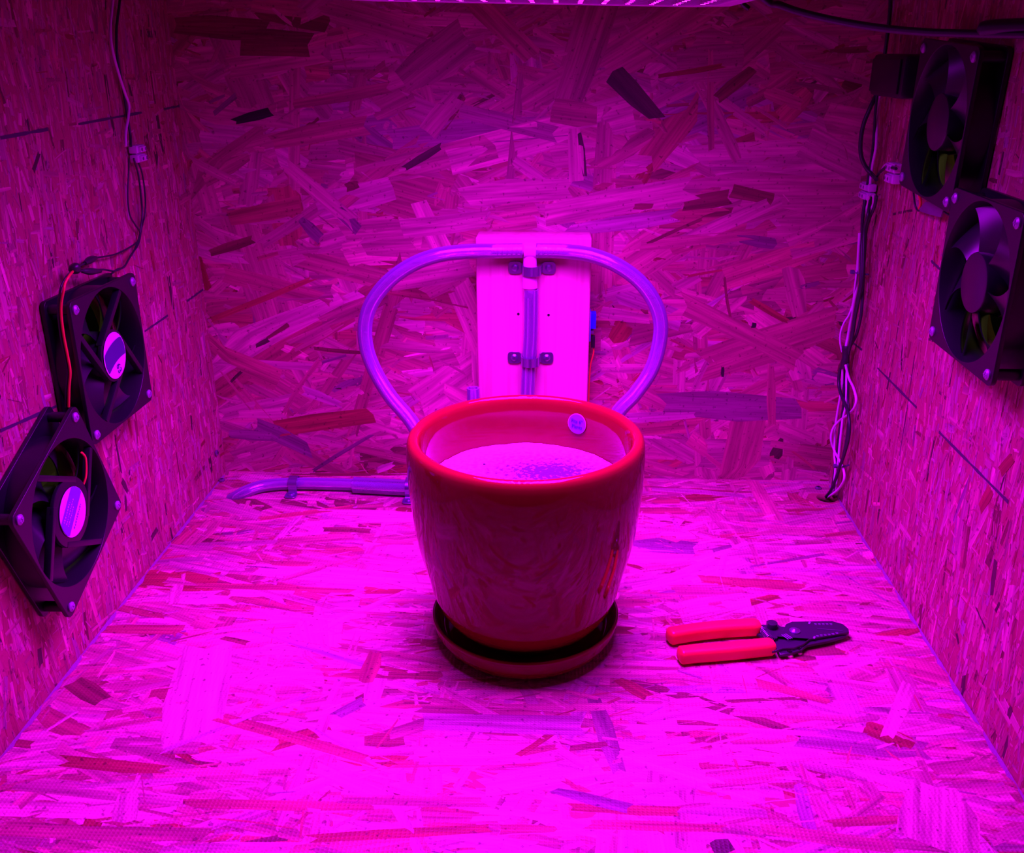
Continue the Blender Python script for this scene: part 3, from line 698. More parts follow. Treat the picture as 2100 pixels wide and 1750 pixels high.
def pipe_clamp(name, origin, X, Y, N, label, rr=.0088, w=.010, screws=(1, 1), lift=0.0, ear=.0145):
    """metal pipe strap: X across the pipe, Y along it, N away from the surface"""
    mw = frame(origin, X, Y, N)
    e = empty(name, mw, label, 'clamp', 'metal pipe clamps')
    bm = bmesh.new(); t = .0011; K = 18
    prof = [(rr+t, 0)]
    outer, inner_ = [], []
    base = [(-(rr), 0)]
    arc = [(-math.cos(PI*k/K)*rr, lift+math.sin(PI*k/K)*rr) for k in range(K+1)]
    path = [(-rr-.002, .0005)]+[(-rr, .0025)]+arc+[(rr, .0025), (rr+.002, .0005)]
    pts_o = []
    for i, (x, z) in enumerate(path):
        a = path[max(i-1, 0)]; b = path[min(i+1, len(path)-1)]; d = Vector((b[0]-a[0], b[1]-a[1])).normalized(); nn = Vector((-d.y, d.x))
        pts_o.append((x+nn.x*t, z+nn.y*t))
    ro = [[bm.verts.new((x, y, z)) for y in (-w/2, w/2)] for x, z in pts_o]; ri = [[bm.verts.new((x, y, z)) for y in (-w/2, w/2)] for x, z in path]
    for i in range(len(path)-1):
        bm.faces.new([ro[i][0], ro[i+1][0], ro[i+1][1], ro[i][1]]); bm.faces.new([ri[i][0], ri[i][1], ri[i+1][1], ri[i+1][0]])
        bm.faces.new([ro[i][0], ri[i][0], ri[i+1][0], ro[i+1][0]]); bm.faces.new([ro[i][1], ro[i+1][1], ri[i+1][1], ri[i][1]])
    for i in (0, -1): bm.faces.new([ro[i][0], ro[i][1], ri[i][1], ri[i][0]])
    link('band', bm_done(bm, 'band', 50), STEEL, e)
    for s, sc in zip((-1, 1), screws):
        o2 = [(x, y) for x, y in rrect(ear, .0135, .004, 3)]
        me = plate_mesh('ear', o2, [circle(.0026, 20)], .0003, .0016, .0002); me.transform(Matrix.Translation((s*(rr+.0015+ear/2), 0, 0)))
        er = link('ear', me, STEEL, e)
        if sc:
            bm = bmesh.new(); X_ = Matrix.Translation((s*(rr+.0015+ear/2), 0, 0))
            cyl(bm, .0040, .0014, .0022, 20, X_); cyl(bm, .0040, .0022, .0034, 20, X_, r2=.0022)
            box(bm, (-.0022, -.0004, .0030), (.0022, .0004, .0036), 0, X_); box(bm, (-.0004, -.0022, .0030), (.0004, .0022, .0036), 0, X_)
            link('screw', bm_done(bm, 'screw', 30), STEEL, e)
    return e
V3 = Vector
pipe_clamp('pipe_clamp', V3((0.0109,-0.0385,0.2627)), (1, 0, 0), (0, 0, 1), (0, -1, 0), 'metal pipe clamp just under the tee on the timber', lift=.0125, rr=.0092)
pipe_clamp('pipe_clamp', V3((0.0097,-0.0385,0.1625)), (1, 0, 0), (0, 0, 1), (0, -1, 0), 'metal pipe clamp with two screws low on the clear drop tube', lift=.0125, rr=.0092)

# small sensor plug on the right edge of the timber
sens = empty('sensor_plug', V3((.0745, -.020, .21)), 'small blue sensor module on the right edge of the timber block', 'sensor')
so = V3((.0745, -.020, .21))
def sbox(name, p, q, m, bev=.0003):
    lo = [min(a, b) for a, b in zip(p, q)]; hi = [max(a, b) for a, b in zip(p, q)]
    bm = bmesh.new(); box(bm, [a-b for a, b in zip(lo, so)], [a-b for a, b in zip(hi, so)], bev); return link(name, bm_done(bm, name, 30), m, sens)
zt, zb = (0.0783,-0.0220,0.2097)[2], (0.0787,-0.0220,0.1925)[2]
sbox('circuit_board', (.0740, -.030, (0.0791,-0.0220,0.1785)[2]), (.0756, -.012, zt+.002), LABELBLUE)
sbox('blue_block', (.0756, -.027, zb), (.0812, -.015, zt), BLUE)
for k in range(3): sbox('pin', (.0756, -.026+k*.004, zb-.006), (.0790, -.0252+k*.004, zb-.0025), STEEL, 0)
sbox('black_plug', (.0766, -.025, (0.0794,-0.0220,0.1700)[2]), (.0808, -.018, (0.0790,-0.0220,0.1830)[2]), BLACK)
wire('sensor_wire', [(0.0794,-0.0220,0.1706), (0.0796,-0.0220,0.1627), (0.0767,-0.0220,0.1483), (0.0757,-0.0220,0.1251), (0.0757,-0.0220,0.1015), (.076, -.022, .06), (.078, -.024, .006)], .0009, REDWIRE, None, 'thin red wire hanging from the blue sensor beside the timber', 'wire')

# hose lying on the floor at the left, coupling and clamps
FH = [(-0.3357,-0.0694,-0.0040), (-0.3273,-0.0703,0.0010), (-0.3154,-0.0647,0.0060), (-0.2982,-0.0547,0.0078), (-0.2681,-0.0486,0.0080), (-0.2221,-0.0481,0.0080), (-0.1757,-0.0507,0.0082), (-0.1291,-0.0563,0.0086)]
xe = -.0535
wire('floor_hose', FH+[(-.085, -.070, .0095), (-.062, -.062, .018), (xe, -.056, .040), (xe, -.0530, .080), (xe, -.0520, .1305)], .0071, WATERCLEAR, None,
     'clear hose lying on the floor left of the pot, its cut end standing up', 'hose', seg=20, inner=.0052)
wire('hose_coupling', [(-0.1946,-0.0529,0.0095), (-0.1631,-0.0562,0.0098), (-0.1172,-0.0601,0.0100)], .0094, SLEEVE, None, 'wider milky sleeve over the floor hose beside the pot', 'coupling', seg=24, inner=.0074)
fx = V3((-0.2658,-0.0485,0.0080)); 
d_ = (V3((-0.2221,-0.0481,0.0080))-V3((-0.2681,-0.0486,0.0080))).normalized(); d_.z = 0; d_.normalize()
pipe_clamp('pipe_clamp', V3((fx.x, fx.y-.001, .0008)), (-d_.y*-1, d_.x*-1, 0), (d_.x, d_.y, 0), (0, 0, 1), 'metal pipe clamp holding the hose on the floor at left', lift=.0075, rr=.0085)
fx = V3((-0.1280,-0.0563,0.0086))
pipe_clamp('pipe_clamp', V3((fx.x, fx.y-.0005, .0008)), (-d_.y*-1, d_.x*-1, 0), (d_.x, d_.y, 0), (0, 0, 1), 'metal pipe clamp on the floor half hidden behind the pot', lift=.0085, rr=.0108)

# ------------------------------------------------------------------ fans
def fan_blades(n=7, hub=.0205, tip=.0545, z0=.004, z1=.0185, span=44, sweep=16, hand=1):
    """each blade its own mesh"""
    out = []
    for b in range(n):
        bm = bmesh.new(); A0 = 2*PI*b/n; G = []
        for i in range(9):
            f = i/8; r = hub+(tip-hub)*f; row = []
            for j in range(9):
                g = j/8; a = A0+hand*math.radians(span*(g-.5)*(1-.08*f)+sweep*f*f)
                zz = z0+(z1-z0)*(g*.75+.25*g*g)-.002*f*(1-g)
                row.append((bm.verts.new((r*math.cos(a), r*math.sin(a), zz+.0006)), bm.verts.new((r*math.cos(a), r*math.sin(a), zz-.0006))))
            G.append(row)
        for i in range(8):
            for j in range(8):
                a, b_, c, d = G[i][j], G[i][j+1], G[i+1][j+1], G[i+1][j]
                bm.faces.new([a[0], b_[0], c[0], d[0]]); bm.faces.new([a[1], d[1], c[1], b_[1]])
        for i in range(8):
            for j in (0, 8):
                a, b_ = G[i][j], G[i+1][j]; bm.faces.new([a[0], b_[0], b_[1], a[1]])
        for j in range(8):
            for i in (0, 8):
                a, b_ = G[i][j], G[i][j+1]; bm.faces.new([a[0], b_[0], b_[1], a[1]])
        out.append(bm_done(bm, 'blade', 70))
    return out
def build_fan(name, side, y, z, rot, back, hand, label, phase=0.0, swirl=1, strut_end=0.0, hubr=.0245):
    """120 mm axial fan. local X screen-right, Y up, Z into the box; z 0 on the wall"""
    if side < 0: mw = frame((-HW+.0012, y, z), (0, 1, 0), (0, 0, 1), (1, 0, 0))
    else: mw = frame((HW-.0012, y, z), (0, -1, 0), (0, 0, 1), (-1, 0, 0))
    mw = mw @ Matrix.Rotation(rot, 4, 'Z')
    e = empty(name, mw, label, 'fan', 'square black fans on the side walls')
    holes = [circle(.0022, 12, sx*.0525, sy*.0525) for sx in (-1, 1) for sy in (-1, 1)]
    D = .0238
    # frame: two flanges, the round duct, corner posts
    me = plate_mesh('flange', rrect(.120, .120, .006), [circle(.0580, 72)]+holes, D-.0035, D, .0004)
    link('flange', me, BLACK, e)
    me = plate_mesh('flange', rrect(.120, .120, .006), [circle(.0580, 72)]+holes, .0, .0035, .0004)
    link('flange', me, BLACK, e)
    bm = bmesh.new()
    lathe(bm, [(.0580, D-.0005), (.0566, D-.006), (.0562, .008), (.0575, .0005), (.0594, .0005), (.0594, D-.0005), (.0580, D-.0005)], 72)
    link('duct', bm_done(bm, 'duct', 40), BLACK, e)
    for sx in (-1, 1):
        for sy in (-1, 1):
            bm = bmesh.new(); cyl(bm, .0042, .003, D-.003, 14, Matrix.Translation((sx*.0525, sy*.0525, 0)))
            link('corner_post', bm_done(bm, 'corner_post', 40), BLACK, e)
    for sx in (-1, 1):
        for sy in (-1, 1):
            bm = bmesh.new(); X_ = Matrix.Translation((sx*.0525, sy*.0525, 0))
            cyl(bm, .0040, D, D+.0010, 20, X_); cyl(bm, .0040, D+.0010, D+.0022, 20, X_, r2=.0024)
            box(bm, (-.0022, -.0004, D+.0018), (.0022, .0004, D+.0025), 0, X_); box(bm, (-.0004, -.0022, D+.0018), (.0004, .0022, D+.0025), 0, X_)
            link('screw', bm_done(bm, 'screw', 30), SCREW, e)
    rotor = bpy.data.objects.new('rotor', None)
    bm = bmesh.new()
    if back: cyl(bm, .0205, .0025, .0190, 48, bev=.001)
    else: cyl(bm, .0222, .0050, .0225, 48, bev=.0015)
    rh = link('rotor', bm_done(bm, 'rotor', 40), BLADE, e); rh.rotation_euler = (0, 0, phase)
    for me in fan_blades(hand=hand, z0=.004 if back else .006, z1=.0170 if back else .0205, hub=.0200 if back else .0218): link('blade', me, BLADE, rh)
    # motor plate and struts
    z0, z1 = (D-.0042, D-.0008) if back else (.0008, .0042)
    bm = bmesh.new(); cyl(bm, hubr, z0, z1, 48, bev=.0008)
    hubp = link('motor_plate', bm_done(bm, 'motor_plate', 40), BLACK, e)
    for k in range(4):
        th = strut_end+k*PI/2 - rot
        ts = th+swirl*math.radians(64 if swirl < 0 else 73)
        a = Vector(((hubr-.0025)*math.cos(ts), (hubr-.0025)*math.sin(ts), 0)); b = Vector((.0578*math.cos(th), .0578*math.sin(th), 0))
        d = (b-a).normalized(); nrm = Vector((-d.y, d.x, 0)); L_ = (b-a).length
        bm = bmesh.new(); box(bm, (-.004, -.0024, z0-.002), (L_, .0024, z1+.0003), .0006, frame(a, d, nrm, (0, 0, 1)))
        link('strut', bm_done(bm, 'strut', 40), BLACK, e)
    return e, D
DEG = math.radians
f1, D = build_fan('cooling_fan', -1, -.2805, .2371, 2.3373-.75*PI, True, 1, 'upper black fan on the left wall, white round label with dark band', .15, 1, DEG(58), .0225)
f2, D = build_fan('cooling_fan', -1, -.3899, .1433, 1.1753-.75*PI, True, 1, 'lower tilted black fan on the left wall, label with a blue stripe', .5, -1, DEG(38), .0280)
f3, D = build_fan('cooling_fan', 1, -.2262, .4230, (PI-.8441)-.75*PI, False, 1, 'upper black fan on the right wall with a plain round hub', .2, 1, DEG(30))
f4, D = build_fan('cooling_fan', 1, -.3428, .3196, (PI-.7955)-.75*PI, False, 1, 'lower black fan on the right wall, nearest the front', .45, 1, DEG(30))
for o in (f1, f2, f3, f4): del o['group']

def on_fan(name, me, m, e, rot, z, parent=None):
    me.transform(Matrix.Translation((0, 0, z)) @ Matrix.Rotation(rot, 4, 'Z')); return link(name, me, m, parent or e)
# label of the upper left fan: white disc with a dark band and a printed mark
R1 = -(2.3373-.75*PI)
lb = on_fan('label_disc', plate_mesh('label_disc', circle(.0200, 48), [], 0, .0003), LABEL, f1, 0, D-.0002)
def band(r, y0, y1, bow, n=24):
    """the part of a disc of radius r between two bowed lines"""
    xs = []
    lo = []; hi = []
    for i in range(n+1):
        x = -r+2*r*i/n; c = math.sqrt(max(r*r-x*x, 0)); q = bow*(1-(x/r)**2)
        lo.append((x, max(-c, min(c, y0+q)))); hi.append((x, max(-c, min(c, y1+q))))
    return lo+hi[::-1]
on_fan('label_band', plate_mesh('label_band', band(.0190, -.0085, .0085, .0030), [], 0, .0003), LABELDARK, f1, R1+DEG(14), D+.0002, lb)
me = text_mesh('lettering', '63', .0095); me.transform(Matrix.Translation((.003, -.0125, 0)) @ Matrix.Rotation(DEG(0), 4, 'Z') @ Matrix.Rotation(DEG(-75), 4, 'Z'))
on_fan('lettering', me, INK, f1, R1, D+.0004, lb)
R2 = -(1.1753-.75*PI)
lb2 = on_fan('label_disc', plate_mesh('label_disc', circle(.0200, 48), [], 0, .0003), LABEL, f2, 0, D-.0002)
on_fan('label_band', plate_mesh('label_band', band(.0200, -.0035, .0120, 0), [], 0, .0003), LABELBLUE, f2, R2+DEG(42), D+.0002, lb2)
# the print on this label cannot be read in the photograph: rows of small strokes only
bm = bmesh.new()
for row, (yy, n_, h) in enumerate(((.0085, 9, .0016), (.0048, 11, .0013), (.0015, 10, .0013))):
    x = -.013
    for k in range(n_):
        w = random.uniform(.0006, .0016); box(bm, (x, yy, 0), (x+w, yy+h*random.uniform(.4, 1), .0001)); x += w+random.uniform(.0006, .0012)
on_fan('printed_rows', bm_done(bm, 'printed_rows', 0), LABEL, f2, R2+DEG(42), D+.0005, lb2)
bm = bmesh.new(); x = -.011
for k in range(10):
    w = random.uniform(.0006, .0016); box(bm, (x, -.0085, 0), (x+w, -.0085+.0018*random.uniform(.5, 1), .0001)); x += w+.0009
on_fan('printed_rows', bm_done(bm, 'printed_rows', 0), LABELBLUE, f2, R2+DEG(42), D+.0002, lb2)

# wires of the left fans
XW = -HW+.0045
wire('white_wire', [(-0.3600,-0.1267,0.5331), (-0.3600,-0.1390,0.5128), (-0.3600,-0.1479,0.4967), (-0.3590,-0.1521,0.4807), (-0.3590,-0.1466,0.4604), (-0.3590,-0.1395,0.4435), (-0.3590,-0.1350,0.4328), (-0.3590,-0.1399,0.4224), (-0.3590,-0.1496,0.4102), (-0.3580,-0.1563,0.3979)], .0013, WHITEWIRE, None,
     'white wire coming down the left wall into the screw terminal', 'wire')
wire('black_wire', [(-0.3610,-0.1079,0.5342), (-0.3610,-0.1209,0.5155), (-0.3610,-0.1327,0.4970), (-0.3610,-0.1392,0.4767), (-0.3610,-0.1386,0.4561), (-0.3610,-0.1372,0.4371), (-0.3610,-0.1374,0.4222), (-0.3600,-0.1388,0.4072), (-0.3580,-0.1461,0.3970)], .0013, BLACKWIRE, None,
     'black wire running beside the white wire down the left wall', 'wire')
def terminal(name, c, X, Y, N, label, w=.019, h=.0165, d=.011):
    e = empty(name, frame(c, X, Y, N), label, 'connector')
    for s in (-1, 1):
        bm = bmesh.new(); box(bm, (-w/2, s*h/4-h/4+.0006, 0), (w/2, s*h/4+h/4-.0006, d*.75), .0012)
        box(bm, (-w/2+.003, s*h/4-h/4+.0015, d*.7), (w/2-.003, s*h/4+h/4-.0015, d), .0010)
        b = link('terminal_body', bm_done(bm, 'terminal_body', 40), WHITE, e)
        for q in (-.0042, .0042):
            bm = bmesh.new(); cyl(bm, .0017, d-.001, d+.0002, 12, Matrix.Translation((q, s*h/4, 0))); link('clamp_screw', bm_done(bm, 'clamp_screw', 30), STEEL, b)
    bm = bmesh.new(); box(bm, (-w/2+.004, -.0012, .001), (w/2-.004, .0012, d*.5)); link('bridge', bm_done(bm, 'bridge', 0), WHITE, e)
    return e
terminal('screw_terminal', V3((-0.3622,-0.1338,0.3893)), (0, 1, 0), (0, 0, 1), (1, 0, 0), 'white plastic screw terminal on the left wall')
wire('fan_wire', [(-0.3570,-0.1563,0.3872), (-0.3580,-0.1579,0.3765), (-0.3590,-0.1654,0.3555), (-0.3590,-0.1675,0.3380), (-0.3590,-0.1587,0.3266), (-0.3590,-0.1522,0.3200), (-0.3590,-0.1548,0.3131), (-0.3590,-0.1735,0.3098), (-0.3590,-0.2099,0.3094), (-0.3580,-0.2486,0.3139), (-0.3540,-0.2830,0.3150), (-0.3520,-0.2979,0.3154)], .0008, BLACKWIRE, None,
     'thin black fan wire looping left to the taped joint above the upper left fan', 'wire')
wire('fan_wire', [(-0.3570,-0.1460,0.3861), (-0.3580,-0.1387,0.3698), (-0.3590,-0.1379,0.3471), (-0.3590,-0.1405,0.3337), (-0.3590,-0.1477,0.3234), (-0.3590,-0.1540,0.3153), (-0.3580,-0.1707,0.3061), (-0.3560,-0.1925,0.3001), (-0.3540,-0.2065,0.2972), (-0.3520,-0.2245,0.2990), (-0.3500,-0.2408,0.2987)], .0009, BLACKWIRE, None,
     'thin black fan wire running straight down to the top of the upper left fan', 'wire')
wire('fan_wire', [(-0.3570,-0.1387,0.3853), (-0.3570,-0.1321,0.3699), (-0.3580,-0.1307,0.3483), (-0.3590,-0.1351,0.3328), (-0.3590,-0.1455,0.3230), (-0.3580,-0.1606,0.3096), (-0.3560,-0.1850,0.3035), (-0.3530,-0.2062,0.2985), (-0.3500,-0.2327,0.2995), (-0.3480,-0.2574,0.3062), (-0.3480,-0.2825,0.3109), (-0.3500,-0.2961,0.3134)], .0008, BLACKWIRE, None,
     'outermost thin black wire below the left screw terminal', 'wire')
bm = bmesh.new(); tube(bm, [(-0.3520,-0.3004,0.3195), (-0.3510,-0.2994,0.3169), (-0.3510,-0.2957,0.3134)], .0042, 10, 4, radii=lambda t: .7+.5*math.sin(PI*t))
tag(link('wire_joint', bm_done(bm, 'wire_joint', 60), TAPE), 'black taped wire joint above the upper left fan', 'joint')
bm = bmesh.new(); tube(bm, [(-0.3550,-0.2733,0.3149), (-0.3560,-0.2614,0.3153), (-0.3570,-0.2488,0.3144)], .0028, 10, 4, radii=lambda t: .6+.5*math.sin(PI*t))
tag(link('heat_shrink', bm_done(bm, 'heat_shrink', 60), TAPE), 'black shrink sleeve on the wire right of the taped joint', 'sleeve')
bm = bmesh.new(); tube(bm, [(-0.3500,-0.2899,0.3121), (-0.3480,-0.2804,0.3096), (-0.3480,-0.2630,0.3061)], .0026, 10, 4, radii=lambda t: .6+.5*math.sin(PI*t))
tag(link('heat_shrink', bm_done(bm, 'heat_shrink', 60), TAPE), 'black shrink sleeve lying along the top edge of the upper left fan', 'sleeve')
YF = -.3430
wire('red_fan_wire', [(-0.3520,-0.2999,0.3143), (-0.3398,-0.3300,0.3172), (-0.3396,-0.3380,0.3137), (-0.3393,-0.3425,0.3094), (-0.3432,-0.3425,0.2987), (-0.3452,-0.3425,0.2879), (-0.3461,-0.3425,0.2722), (-0.3460,-0.3425,0.2563), (-0.3463,-0.3425,0.2433), (-0.3496,-0.3425,0.2298), (-0.3528,-0.3430,0.2133)], .0010, REDWIRE, None,
     'red wire running down the side of the upper left fan', 'wire')
wire('black_fan_wire', [(-0.3540,-0.2977,0.3138), (-0.3414,-0.3300,0.3172), (-0.3415,-0.3380,0.3137), (-0.3421,-0.3422,0.3093), (-0.3456,-0.3422,0.2986), (-0.3477,-0.3422,0.2877), (-0.3487,-0.3422,0.2721), (-0.3485,-0.3422,0.2561), (-0.3489,-0.3422,0.2432), (-0.3522,-0.3422,0.2297), (-0.3555,-0.3425,0.2131)], .0009, BLACKWIRE, None,
     'black wire beside the red wire on the side of the upper left fan', 'wire')
wire('red_fan_wire', [(-.3386, -.362, .182), (-.3386, -.358, .176), (-.3392, -.3580, .168), (-.3400, -.360, .160), (-.3420, -.362, .154)], .0009, REDWIRE, None, 'short red wire inside the upper corner of the lower left fan', 'wire')

# ------------------------------------------------------------------ right corner: junction box, cables, terminals
jb = empty('junction_box', V3((.346, -.10, .455)), 'black junction box in the back right corner behind the upper fan', 'box')
bm = bmesh.new()
jy0, jy1 = -.142, -.052
box(bm, (-.0095, jy0+.10, -.0185), (.0170, jy1+.10, .0185), .004); link('case', bm_done(bm, 'case', 30), BLACK, jb)
bm = bmesh.new(); box(bm, (-.0115, jy0+.106, -.0145), (-.0095, jy1+.094, .0145), .0006); link('lid', bm_done(bm, 'lid', 30), BLACK, jb)
bm = bmesh.new(); cyl(bm, .0045, 0, .010, 16, frame((.004, jy1+.098, 0), (1, 0, 0), (0, 0, -1), (0, 1, 0))); link('cable_gland', bm_done(bm, 'cable_gland', 40), RUBBER, jb)

G = 'cables in the back right corner'
def cc(name, pts, r, m, label, **k): return wire(name, pts, r, m, None, label, 'cable' if r > .0012 else 'wire', **k)
cc('white_cable', [(0.3560,-0.0239,0.5322), (0.3560,-0.0283,0.5192), (0.3560,-0.0283,0.5063), (0.3560,-0.0263,0.4947), (0.3560,-0.0254,0.4802), (0.3560,-0.0259,0.4624), (0.3539,-0.0300,0.4513)], .0016, WHITEWIRE, 'white cable at the top of the back right corner')
cc('black_cable', [(0.3509,-0.0300,0.5319), (0.3532,-0.0300,0.5127), (0.3538,-0.0300,0.4955), (0.3539,-0.0300,0.4780), (0.3536,-0.0300,0.4603), (0.3533,-0.0300,0.4490)], .0018, BLACKWIRE, 'black cable beside the white one at the top of the right corner')
cc('white_cable', [(0.3539,-0.0300,0.4377), (0.3560,-0.0239,0.4190), (0.3560,-0.0305,0.4008), (0.3560,-0.0346,0.3847), (0.3560,-0.0316,0.3701), (0.3560,-0.0310,0.3571), (0.3560,-0.0327,0.3461)], .0015, WHITEWIRE, 'white cable between the junction box and the lower screw terminal')
cc('black_cable', [(0.3515,-0.0300,0.4377), (0.3522,-0.0300,0.4194), (0.3539,-0.0300,0.3961), (0.3546,-0.0300,0.3771), (0.3539,-0.0300,0.3603), (0.3539,-0.0300,0.3457)], .0014, BLACKWIRE, 'black cable running straight down from the junction box')
cc('black_cable', [(0.3520,-0.0265,0.4353), (0.3468,-0.0300,0.4240), (0.3422,-0.0300,0.4078), (0.3415,-0.0300,0.3914), (0.3439,-0.0300,0.3771), (0.3508,-0.0300,0.3651), (0.3560,-0.0367,0.3587), (0.3540,-0.0551,0.3571)], .0021, BLACKWIRE, 'thick black cable bowing out left of the right corner')
cc('black_cable', [(0.3560,-0.0459,0.3560), (0.3560,-0.0551,0.3633), (0.3540,-0.0752,0.3698), (0.3530,-0.0944,0.3729), (0.3520,-0.1137,0.3742)], .0014, BLACKWIRE, 'short black cable bending over to the upper screw terminal')
cc('white_cable', [(0.3580,-0.0521,0.3625), (0.3560,-0.0655,0.3706), (0.3540,-0.0842,0.3758), (0.3520,-0.1070,0.3770)], .0011, WHITEWIRE, 'thin white wire bending over to the upper screw terminal')
terminal('screw_terminal', V3((0.3622,-0.0923,0.3677)), (0, -1, 0), (0, 0, 1), (-1, 0, 0), 'white screw terminal at the lower left edge of the upper right fan', w=.020, h=.020)
terminal('screw_terminal', V3((0.3622,-0.0225,0.3413)), (0, -1, 0), (0, 0, 1), (-1, 0, 0), 'white screw terminal in the back right corner above the cable run', w=.026, h=.018)
cc('white_cable', [(0.3540,-0.0405,0.3399), (0.3560,-0.0343,0.3316), (0.3560,-0.0308,0.3247), (0.3560,-0.0286,0.3184), (0.3560,-0.0244,0.3126)], .0014, WHITEWIRE, 'left short white tail under the corner screw terminal')
cc('white_cable', [(0.3540,-0.0526,0.3416), (0.3560,-0.0495,0.3339), (0.3560,-0.0461,0.3270), (0.3560,-0.0410,0.3203), (0.3560,-0.0343,0.3133)], .0011, WHITEWIRE, 'right short white tail under the corner screw terminal')
cc('black_cable', [(0.3540,-0.0281,0.3381), (0.3536,-0.0300,0.3260), (0.3537,-0.0300,0.3136), (0.3560,-0.0297,0.2933), (0.3560,-0.0366,0.2742), (0.3560,-0.0425,0.2575), (0.3560,-0.0446,0.2450), (0.3560,-0.0416,0.2285), (0.3560,-0.0396,0.2093), (0.3560,-0.0386,0.1873), (0.3560,-0.0360,0.1728), (0.3560,-0.0333,0.1580)], .0019, BLACKWIRE, 'black cable at the left of the corner bundle')
cc('black_cable', [(0.3560,-0.0572,0.3413), (0.3560,-0.0545,0.3298), (0.3560,-0.0442,0.3169), (0.3560,-0.0391,0.3026), (0.3560,-0.0438,0.2808), (0.3560,-0.0492,0.2615), (0.3560,-0.0545,0.2422), (0.3560,-0.0594,0.2200), (0.3560,-0.0537,0.1977), (0.3560,-0.0399,0.1806), (0.3560,-0.0338,0.1693), (0.3560,-0.0273,0.1544)], .0017, BLACKWIRE, 'black cable at the right of the corner bundle')
cc('black_cable', [(0.3580,-0.0330,0.3378), (0.3520,-0.0504,0.3218), (0.3520,-0.0459,0.3063), (0.3520,-0.0532,0.2827), (0.3520,-0.0605,0.2590), (0.3520,-0.0582,0.2379), (0.3520,-0.0541,0.2159), (0.3520,-0.0532,0.1943), (0.3520,-0.0485,0.1766)], .0016, BLACKWIRE, 'middle black cable of the corner bundle')
cc('white_cable', [(0.3526,-0.0300,0.2995), (0.3537,-0.0300,0.2831), (0.3560,-0.0271,0.2645), (0.3560,-0.0303,0.2495), (0.3560,-0.0325,0.2368), (0.3560,-0.0293,0.2200), (0.3560,-0.0277,0.2033), (0.3560,-0.0261,0.1864), (0.3540,-0.0300,0.1731), (0.3560,-0.0250,0.1553)], .0016, WHITEWIRE, 'white cable on the left of the corner bundle above the tape')
cc('white_cable', [(0.3540,-0.0324,0.2604), (0.3540,-0.0334,0.2423), (0.3560,-0.0276,0.2238), (0.3528,-0.0300,0.2115), (0.3487,-0.0300,0.2028), (0.3464,-0.0300,0.1918), (0.3472,-0.0300,0.1808), (0.3507,-0.0300,0.1698)], .0011, WHITEWIRE, 'thin white wire bulging left just above the tape')
# below the tape
cc('white_cable', [(0.3539,-0.0300,0.1569), (0.3539,-0.0300,0.1485), (0.3560,-0.0284,0.1308), (0.3560,-0.0267,0.1129), (0.3560,-0.0244,0.0915), (0.3560,-0.0256,0.0711), (0.3560,-0.0331,0.0502), (0.3560,-0.0434,0.0365), (0.3560,-0.0457,0.0224), (0.3560,-0.0460,0.0084), (0.3609,-0.0341,-0.0060)], .0013, WHITEWIRE, 'leftmost white cable between the tape and the floor hole')
cc('white_cable', [(0.3560,-0.0366,0.1591), (0.3560,-0.0400,0.1434), (0.3560,-0.0466,0.1287), (0.3560,-0.0500,0.1129), (0.3560,-0.0462,0.0959), (0.3560,-0.0476,0.0713), (0.3560,-0.0500,0.0486), (0.3560,-0.0518,0.0313), (0.3560,-0.0551,0.0152), (0.3631,-0.0340,-0.0060)], .0014, WHITEWIRE, 'straight white cable between the tape and the floor hole')
cc('white_cable', [(0.3520,-0.0432,0.1595), (0.3560,-0.0483,0.1456), (0.3560,-0.0667,0.1415), (0.3560,-0.0808,0.1339), (0.3560,-0.0786,0.1231), (0.3560,-0.0616,0.1082), (0.3560,-0.0364,0.0915), (0.3521,-0.0300,0.0800), (0.3510,-0.0300,0.0668), (0.3560,-0.0317,0.0532), (0.3560,-0.0552,0.0503), (0.3560,-0.0722,0.0472), (0.3560,-0.0782,0.0382), (0.3560,-0.0648,0.0205), (0.3531,-0.0485,0.0040), (0.3547,-0.0344,-0.0060)], .0014, WHITEWIRE, 'white wire snaking out to both sides below the tape')
cc('black_cable', [(0.3520,-0.0326,0.1578), (0.3520,-0.0260,0.1425), (0.3520,-0.0320,0.1292), (0.3520,-0.0509,0.1217), (0.3520,-0.0702,0.1165), (0.3520,-0.0825,0.1056), (0.3520,-0.0859,0.0901), (0.3520,-0.0800,0.0704), (0.3520,-0.0711,0.0520), (0.3520,-0.0615,0.0297), (0.3520,-0.0511,0.0120), (0.3520,-0.0368,-0.0030)], .0018, BLACKWIRE, 'black cable crossing to the right below the tape')
cc('black_cable', [(0.3580,-0.0254,0.1555), (0.3580,-0.0271,0.1390), (0.3580,-0.0333,0.1211), (0.3580,-0.0367,0.1050), (0.3580,-0.0351,0.0869), (0.3580,-0.0358,0.0634), (0.3580,-0.0366,0.0396), (0.3580,-0.0367,0.0213), (0.3580,-0.0356,0.0053), (0.3584,-0.0329,-0.0060)], .0017, BLACKWIRE, 'black cable hanging straight below the tape')
cc('black_cable', [(0.3560,-0.0384,0.1591), (0.3560,-0.0476,0.1432), (0.3560,-0.0547,0.1232), (0.3560,-0.0645,0.1099), (0.3560,-0.0681,0.0856), (0.3560,-0.0641,0.0607), (0.3560,-0.0546,0.0386), (0.3560,-0.0497,0.0182), (0.3603,-0.0342,-0.0060)], .0014, BLACKWIRE, 'rightmost black cable between the tape and the floor hole')
bm = bmesh.new(); tube(bm, [(0.3540,-0.0319,0.1770), (0.3540,-0.0329,0.1707), (0.3540,-0.0347,0.1624), (0.3540,-0.0333,0.1529)], .0046, 14, 4, radii=lambda t: .95+.1*math.sin(PI*t*3))
